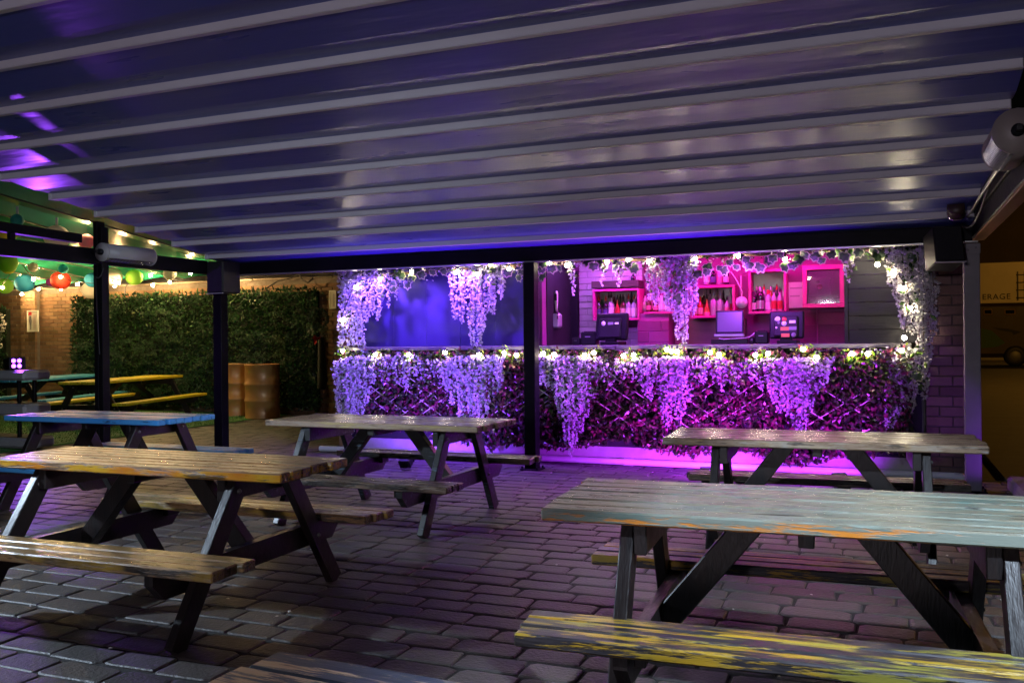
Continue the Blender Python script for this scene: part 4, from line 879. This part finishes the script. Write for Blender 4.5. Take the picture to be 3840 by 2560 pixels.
for (px, py) in spots:
    p = ony(px+R.uniform(-6, 6), py+R.uniform(-5, 5), 8.875+R.uniform(-.03, .02))-IO; s = R.uniform(.058, .09)
    o = link('ivy_leaf', im, ivy, p, Euler((rad(R.uniform(-20, 25)-90+180), R.uniform(-.5, .5), rad(R.uniform(-40, 40)))).to_matrix().to_euler()); o.scale = (s, s, s)
    o.rotation_euler = (rad(R.uniform(60, 115)), rad(180+R.uniform(-35, 35)), rad(R.uniform(-35, 35)))
b = MB()
for i in range(420):
    v = R.choice(vine[:-1]); w_ = vine[vine.index(v)+1]; p = v.lerp(w_, R.random())+Vector((0, R.uniform(-.05, .03), R.gauss(-.01, .03)))
    leaf(b, p, rv()+Vector((0, -.5, -.2)), rv(), R.uniform(.03, .055), R.uniform(.018, .034))
tag(b.obj('small_leaves', GRN, ivy), kind='stuff')
b = MB()
for i in range(300):
    v = R.choice(vine[:-1]); w_ = vine[vine.index(v)+1]; p = v.lerp(w_, R.random())+Vector((0, R.uniform(-.06, .02), R.gauss(-.02, .03)))
    leaf(b, p, rv()+Vector((0, -.5, -.2)), rv(), R.uniform(.024, .04), R.uniform(.02, .03))
tag(b.obj('blossoms', PETAL, ivy), kind='stuff')

# ------------------------------------------------------------------ bulbs
bulb_me = MB().lathe([(.021*math.sin(i*math.pi/8), -.021*math.cos(i*math.pi/8)) for i in range(9)], 12).mesh('bulb', BULB)
sock_me = MB().lathe([(0, .05), (.011, .05), (.013, .018), (.009, .016)], 8).mesh('socket', SOCK)
bulb_far = MB().lathe([(.026*math.sin(i*math.pi/8), -.026*math.cos(i*math.pi/8)) for i in range(9)], 12).mesh('bulb', BULBF)
def string(label, pts, group=None, r=.004, s=1.0, sagv=0.0):
    o = Vector(pts[0]); t = thing('string_lights', label, 'string lights', tuple(o), 0, group)
    path = []
    for i in range(len(pts)-1): path += sag(Vector(pts[i])-o+Vector((0, 0, .055)), Vector(pts[i+1])-o+Vector((0, 0, .055)), sagv, 5)[:-1]
    path.append(Vector(pts[-1])-o+Vector((0, 0, .055)))
    MB().tube(path, r, 5).obj('cable', CABLE, t)
    for p in pts:
        b_ = link('bulb', bulb_far if r > .005 else bulb_me, t, Vector(p)-o); b_.scale = (s, s, s); k_ = link('socket', sock_me, b_)
    return t
string('warm bulbs threaded along the garland under the counter', [ony(px, py, 8.80) for (px, py) in low])
topb = [(1282, 1200), (1334, 1076), (1427, 1045), (1544, 1018), (1716, 1018), (1789, 1028), (1840, 990), (1909, 1007), (2060, 985), (2125, 995), (2277, 982), (2356, 975), (2432, 980), (2607, 970), (2770, 959), (2944, 973), (3120, 951), (3215, 947), (3290, 992), (3350, 1018), (3389, 1081), (3412, 1155), (3391, 1266)]
string('warm bulbs threaded through the ivy and wisteria along the top of the bar', [ony(px, py, 8.84 if px in (1334, 1789, 1282) or px > 3300 else 8.88) for (px, py) in topb])

# ------------------------------------------------------------------ green canopy, lanterns and their string lights
GCAN = mat('green_awning_vinyl', (.02, .32, .17), .24, 0, .6, coat=.2)
gc = thing('green_canopy', 'green ribbed fabric canopy over the turf on the left', 'canopy', (-12, 9, 2.6)); GO = Vector((12, -9, -2.6))
def gz(y): return 2.56+.128*(13.4-y)
for k in range(12):
    x0 = -7.36-.98*(k+1); x1 = x0+.98
    V = []
    for (x, dz) in ((x0, -.035), (x0+.06, -.05), (x0+.50, .02), (x1-.02, .03), (x1-.001, .03)):
        V += [(x, 1.0, gz(1.0)+dz), (x, 13.45, gz(13.45)+dz)]
    b = MB().add(V, [(2*i, 2*i+1, 2*i+3, 2*i+2) for i in range(4)]); b.add([(x, y, z+.006) for x, y, z in V], [(2*i+2, 2*i+3, 2*i+1, 2*i) for i in range(4)])
    b.obj('canopy_fabric', GCAN, gc, GO)
    MB().bar((x0+.006, 1.0, gz(1.0)-.045), (x0+.006, 13.45, gz(13.45)-.045), .02, .03).obj('canopy_rib', mat('bright_rib', (.14, .2, .16), .4, .5), gc, GO)
MB().cbox((-19, 13.30, 2.47), (-7.3, 13.40, 2.56), .005).obj('canopy_rail', BLACKP, gc, GO)
def lanmat(n, c):
    m = mat('paper_'+n, c, .7); k = NB(m); tr = k.n('ShaderNodeBsdfTranslucent'); tr.inputs['Color'].default_value = (*c, 1)
    ms = k.n('ShaderNodeMixShader', i_0=.5); k.l(k.b.outputs[0], ms.inputs[1]); k.l(tr.outputs[0], ms.inputs[2]); k.l(ms.outputs[0], k.t.nodes['Material Output'].inputs['Surface']); return m
LC = dict(teal=(.08, .45, .5), white=(.75, .72, .66), pink=(.75, .35, .42), yellow=(.65, .62, .05), lime=(.28, .6, .08), red=(.75, .06, .03), purple=(.3, .03, .3), blue=(.03, .30, .5))
def lantern(px, py, r_px, col, label, band=False):
    y = 12.3
    while 1:
        p = ony(px, py, y); rr = r_px*proj(p)[2]/F
        if p.z+rr+.12 < gz(y) or y < 5: break
        y -= .15
    t = thing('paper_lantern', label, 'lantern', tuple(p), 0, 'paper lanterns under the green canopy')
    pr = []
    for i in range(33):
        a = rad(14)+(math.pi-rad(28))*i/32; q = 1.0+(.022 if i % 2 else -.022); pr.append((rr*math.sin(a)*q, -rr*.94*math.cos(a)))
    MB().lathe(pr, 24).obj('paper_shade', lanmat(col, LC[col]), t)
    MB().lathe([(rr*.25, -.004), (rr*.27, 0), (rr*.25, .004)], 16, (0, 0, rr*.92)).obj('wire_ring', CABLE, t)
    top = gz(y)-p.z-.03
    if band: MB().box((-.022, -.003, rr*.9), (.022, .003, top)).obj('ribbon', mat('white_ribbon', (.7, .7, .68), .6), t)
    else: MB().tube([(0, 0, rr*.9), (0, 0, top)], .002, 4).obj('thread', CABLE, t)
for a in ((65, 826, 24, 'teal', 'small teal paper lantern on a white ribbon', True), (213, 889, 46, 'white', 'large white paper lantern on a ribbon behind the slanting black arm', True), (325, 905, 29, 'pink', 'pink paper lantern beside the black post'), (20, 889, 33, 'yellow', 'yellow paper lantern behind the slanting black arm'), (26, 985, 38, 'lime', 'big lime paper lantern under the side beam'), (30, 1000, 28, 'yellow', 'yellow paper lantern peeping below the big lime lantern'), (124, 1002, 18, 'white', 'small white paper lantern above the blue lantern'), (237, 1009, 18, 'teal', 'small teal paper lantern above the red lantern'), (227, 1051, 36, 'red', 'bright red paper lantern between two blue lanterns'), (190, 1058, 16, 'purple', 'small purple paper lantern beside the red lantern'), (92, 1062, 35, 'blue', 'blue paper lantern left of the red lantern'), (18, 1073, 30, 'lime', 'lime paper lantern below the big lime lantern'), (347, 1050, 29, 'blue', 'blue paper lantern against the black post'), (339, 1088, 33, 'white', 'white paper lantern below the blue lantern by the post'), (420, 1038, 37, 'white', 'large white paper lantern right of the black post'), (503, 1040, 31, 'lime', 'lime paper lantern above the leaf panel'), (637, 1026, 25, 'white', 'white paper lantern half hidden by the side beam')):
    lantern(*a)
def pts3(l, y): return [ony(px, py, y) for (px, py) in l]
string('string of warm bulbs crossing high beside the first black post', pts3([(2, 800), (330, 831)], 9.6), None, .006, 1.0, .05)
string('string of warm bulbs looping below the side beam among the lanterns', pts3([(9, 1078), (69, 976), (125, 1047), (227, 1038), (290, 1066), (445, 1060)], 11.6), None, .006, 1.0, .05)
string('string of warm bulbs along the coping of the brick wall', pts3([(82, 1102), (144, 1084), (229, 1085), (430, 1072), (573, 1070), (637, 1058), (869, 1053)], 13.15), None, .006, 1.0, .03)
string('string of warm bulbs rising behind the front beam to the lantern roof', pts3([(564, 1033), (714, 1025)], 12.2)+[ony(984, 1003, 12.4)], None, .006, 1.0, .06)
wr = thing('hanging_wreath', 'dark leafy wreath with pink ribbons above the left side beam', 'wreath', tuple(ony(590, 935, 12.0)))
b = MB()
for i in range(700):
    a = R.uniform(-.2, 3.34); p = Vector((math.cos(a)*.17, R.gauss(0, .03), math.sin(a)*.17)); leaf(b, p, rv(), rv(), .06, .025)
tag(b.obj('leaves', per_piece('wreath_leaf', [(0, (.02, .035, .012)), (1, (.06, .07, .025))], .6, 4, 0, .1), wr), kind='stuff')
for s in (-.04, .13): MB().tube([(s, -.08, .13), (s+.02, -.1, .0), (s-.01, -.09, -.13)], [.02, .03, .012], 6).obj('ribbon', mat('pink_ribbon', (.4, .1, .09), .6), wr)

# ------------------------------------------------------------------ tiered planter with the LED lamp at the left edge
ps = thing('tiered_stand', 'grey three tier stand at the left edge carrying a purple lamp', 'stand', (-10.35, 8.1, 0))
GTRAY = noisy('grey_tray', (.36, .34, .35), (.3, .29, .3), 4, .55, .08, .1)
for (z0, z1, w) in ((.86, .985, .56), (.42, .57, .56), (.02, .15, .62)):
    MB().cbox((-w, -.2, z0), (w, .2, z1), .03).obj('tray', GTRAY, ps)
    MB().box((-w+.03, -.17, z1+.0005), (w-.03, .17, z1+.004)).obj('tray_soil', mat('dark_soil', (.02, .016, .012), .9), ps)
for (x, y) in ((-.45, -.12), (-.45, .12), (.35, -.1), (.35, .12)): MB().cbox((x-.02, y-.02, 0), (x+.02, y+.02, .9), .003).obj('upright', BLKPL, ps)
VIO = (.30, .06, 1.0)
def par_can(label, loc, target, energy, color, size=110, blend=.5, glow=30, dims=(.15, .075), soft=.05):
    t = thing('led_lamp', label, 'lamp', tuple(loc)); d = (Vector(target)-Vector(loc)).normalized(); q = d.to_track_quat('X', 'Z'); t.rotation_mode = 'QUATERNION'; t.rotation_quaternion = q
    L, r = dims
    MB().cbox((-L, -r*1.25, -r), (L*.5, r*1.25, r), .012).obj('housing', BLKPL, t)
    b = MB(); c = r*1.25
    for (y0, y1, z0, z1) in ((-c, c, r-.008, r), (-c, c, -r, -r+.008), (-c, -c+.008, -r, r), (c-.008, c, -r, r)): b.box((L*.5+.0005, y0, z0), (L*.5+.035, y1, z1))
    b.obj('hood', BLKPL, t)
    gm = mat('led_lens_%.2f_%.2f_%.0f' % (color[0], color[1], glow), color, .3, emit=color, es=glow)
    for (y, z) in ((-.4, -.4), (.4, -.4), (-.4, .4), (.4, .4)): MB().lathe([(0, .006), (r*.30, .004), (r*.34, 0)], 14, (L*.5+.002, y*r*1.1, z*r*1.1), axis='X').obj('led_lens', gm, t)
    lp = lamp('lamp_light', 'SPOT', t, (L*.5+.045, 0, 0), energy, color, spot_size=rad(size), spot_blend=blend, shadow_soft_size=soft)
    lp.rotation_euler = Vector((1, 0, 0)).to_track_quat('-Z', 'Y').to_euler(); return t
lx = ony(55, 1363, 8.05)
par_can('boxy LED lamp glowing purple on top of the grey tiered stand', lx, lx+Vector((1.0, -.42, .06)), 120, VIO, 120, .6, 13, (.15, .075))
par_can('LED wash lamp behind the front beam above the left shutters', (-5.4, 8.545, 2.165), (-5.3, 9.05, 1.1), 240, (.20, .06, 1.0), 135, .6, 20, (.08, .05))
par_can('LED wash lamp behind the front beam above the right shutters', (-4.2, 8.545, 2.165), (-4.3, 9.05, 1.1), 240, (.24, .06, 1.0), 135, .6, 20, (.08, .05))
par_can('LED wash lamp behind the front beam right of the centre post', (-2.6, 8.545, 2.165), (-2.6, 9.0, .6), 200, (.40, .06, 1.0), 135, .6, 20, (.08, .05))
par_can('LED wash lamp behind the front beam above the tills', (-1.3, 8.545, 2.165), (-1.3, 9.0, .6), 200, (.42, .06, 1.0), 135, .6, 20, (.08, .05))
par_can('LED wash lamp on the ground beside the right hand post', (1.25, 7.9, .12), (.66, 8.4, .45), 26, (.30, .03, 1.0), 60, .6, 30, (.1, .06))
par_can('LED floor lamp washing the bar front behind the tan table', (-4.5, 8.0, .09), (-4.6, 9.1, .95), 340, (.20, .04, 1.0), 125, .6, 25, (.07, .05))
par_can('LED floor lamp washing the bar front behind the brown table, nearer the centre post', (-1.45, 7.95, .09), (-1.9, 9.1, .8), 420, (.42, .025, 1.0), 125, .6, 25, (.07, .05))
par_can('LED floor lamp washing the bar front behind the brown table, nearer the right post', (-.35, 7.95, .09), (-1.1, 9.1, .8), 260, (.38, .025, 1.0), 125, .6, 25, (.07, .05))
# magenta strips inside the hatch, fixed behind the header
for (x0, x1, c, s, lab) in ((-3.45, -2.75, (.55, .12, 1.0), 300, 'violet LED strip under the hatch ceiling by the dark door'), (-2.7, -1.6, (1.0, .015, .62), 210, 'magenta LED strip under the hatch ceiling over the bottles'), (-1.55, -.45, (1.0, .015, .58), 180, 'magenta LED strip under the hatch ceiling by the cabinet')):
    t = thing('led_strip', lab, 'LED strip', ((x0+x1)/2, 10.0, 2.32)); w = (x1-x0)/2
    MB().cbox((-w, -.02, 0), (w, .02, .025), .003).obj('channel', ALU, t); MB().box((-w+.01, -.014, -.006), (w-.01, .014, -.0005)).obj('diffuser', mat('led_%.1f_%d' % (c[0]+x0, s), c, .4, emit=c, es=s), t)
# white floodlights on the side beams, out of the frame
par_can('white floodlight outside the right hand roof beam', (1.7, 1.5, 2.9), (-1.6, 3.6, 0), 1150, (.64, .80, 1.0), 80, .5, 40, (.1, .08), .06)
par_can('white floodlight fixed on the left side beam', (-6.9, 2.4, 2.35), (-4.3, 3.1, 0), 950, (.64, .80, 1.0), 84, .5, 40, (.1, .08), .06)

par_can('added fill floodlight, unseen behind the camera, aimed at the roof ribs', (-1.5, -6.5, 1.9), (-3.0, 6, 4.2), 700, (.92, .82, .98), 75, .7, 40, (.12, .1), .35)  # added fill light from behind the camera for roof ribs and front edges
# ------------------------------------------------------------------ street beyond the right hand post
bd = thing('warehouse', 'pale fronted warehouse with dark lettering across the street', 'building', (8, 54, 0))
CRM = noisy('cream_render', (.55, .50, .40), (.45, .40, .32), .6, .85, .05, .1); DRK = noisy('dark_brick_upper', (.02, .014, .012), (.03, .02, .017), 1, .9, .03, .1)
MB().box((-9, 0, 0), (16, 8, 3.1)).obj('ground_floor', DRK, bd); MB().box((-9, -.06, 3.1), (16, 8, 5.15)).obj('upper_wall', CRM, bd); MB().box((-9, 0, 5.15), (16, 8, 9)).obj('top_storey', DRK, bd)
MB().cbox((-9, -.16, 3.0), (16, -.061, 3.1), .01).obj('cornice', CRM, bd)
p = ony(3683, 1123, 53.9); e = ony(3787, 1123, 53.9)
cu = bpy.data.curves.new('lettering', 'FONT'); cu.body = 'ERAGE'; cu.size = .62; cu.extrude = .01; cu.space_character = 1.12
tmp = bpy.data.objects.new('tmp', cu); COL.objects.link(tmp); bpy.context.view_layer.update(); me = bpy.data.meshes.new_from_object(tmp.evaluated_get(bpy.context.evaluated_depsgraph_get())); bpy.data.objects.remove(tmp)
xs = [v.co.x for v in me.vertices]; me.materials.append(mat('black_lettering', (.015, .013, .012), .7))
o = link('lettering', me, bd, Vector((p.x-8, -.075, p.z)), (rad(90), 0, 0)); sc = (e.x-p.x)/(max(xs)-min(xs)); o.scale = (sc, sc, 1)
a = ony(3815, 1125, 53.9); 
for i in range(5): MB().box((a.x-8+i*.32, -.14, a.z), (a.x-8+i*.32+.05, -.09, a.z+1.5)).obj('window_bar', BLKPL, bd)
for i in range(4): MB().box((a.x-8-.05, -.14+.052, a.z+.1+i*.4), (a.x-8+1.5, -.086+.052, a.z+.15+i*.4)).obj('window_rail', BLKPL, bd)
vh = thing('parked_bus', 'olive brown painted bus with small rounded windows parked across the street', 'bus', (ony(3660, 1300, 42.5).x, 42.5, 0))
BODY = noisy('olive_bus_paint', (.06, .04, .016), (.09, .06, .022), .5, .5, .1, .05)
MB().cbox((-.8, 0, .42), (8, 2.4, 2.62), .12).obj('body', BODY, vh)
def on_bus(px, py): q = ony(px, py, 42.5); return q.x-vh.location.x, q.z
for (px0, px1) in ((3688, 3722), (3766, 3808), (3850, 3892), (3930, 3972)):
    x0, z0 = on_bus(px0, 1180); x1, z1 = on_bus(px1, 1158)
    w_ = MB().cbox((x0, -.03, z0), (x1, -.002, z1), .03).obj('window_frame', mat('yellow_frame', (.35, .22, .05), .5), vh); MB().cbox((x0+.04, -.035, z0+.04), (x1-.04, -.0305, z1-.04), .002).obj('pane', mat('dark_pane', (.01, .01, .012), .1), w_)
k = MB(); P = [on_bus(*q) for q in ((3680, 1230), (3720, 1240), (3770, 1285), (3740, 1300), (3680, 1305))]; k.add([(x, -.004, z) for x, z in P], [tuple(range(len(P)))]); k.obj('painted_shape', mat('green_graphic', (.05, .13, .02), .6), vh)
k = MB(); P = [on_bus(*q) for q in ((3720, 1228), (3780, 1232), (3830, 1244), (3800, 1256), (3795, 1246), (3750, 1238))]; k.add([(x, -.005, z) for x, z in P], [tuple(range(len(P)))]); k.obj('painted_shape', mat('black_graphic', (.015, .015, .012), .6), vh)
for dx in (on_bus(3808, 1350)[0], on_bus(3808, 1350)[0]+4.6):
    wl = MB().lathe([(.24, -.02), (.40, -.03), (.43, .02), (.43, .22), (.3, .25)], 24, (dx, -.02, .43), axis='Y').obj('tyre', CABLE, vh)
    MB().lathe([(0, .0), (.20, .0), (.25, .03), (.25, .1)], 20, (dx, -.02, .43), axis='Y').obj('rim', mat('steel_rim', (.2, .2, .2), .5, .5), vh)
tag(MB().cbox((2.6, 49.2, -.05), (40, 53.9, .13), .02).obj('pavement', noisy('pale_paving', (.3, .28, .25), (.25, .23, .21), 1, .8, .05, .2)), kind='structure')
tag(MB().cbox((.95, -3, -.06), (1.12, 8.7, .10), .02).obj('kerb', noisy('kerb_stone', (.16, .13, .12), (.1, .09, .085), 4, .8, .05, .4)), kind='structure')
SOD = (1.0, .46, .06)
def street_lamp(label, x, y, en):
  st = thing('street_lamp', label, 'street lamp', (x, y, 0))
  MB().lathe([(.11, 0), (.1, 1), (.06, 1.05), (.045, 6.8)], 12).obj('pole', GREYM, st); MB().tube([(0, 0, 6.7), (-.3, 0, 7.1), (-1.2, 0, 7.2)], .035, 8).obj('arm', GREYM, st)
  MB().cbox((-1.75, -.12, 7.12), (-1.1, .12, 7.28), .04).obj('head', GREYM, st)
  MB().box((-1.68, -.08, 7.10), (-1.2, .08, 7.1195)).obj('lantern_glass', mat('sodium_glass', SOD, .3, emit=SOD, es=60), st)
  lamp('sodium_light', 'POINT', st, (-1.45, 0, 7.0), en, SOD, shadow_soft_size=.15)
street_lamp('tall street lamp with orange light between the bus and the warehouse', 9.5, 47.5, 330)
street_lamp('tall street lamp with orange light on the near side of the road', 9.5, 25, 1100)
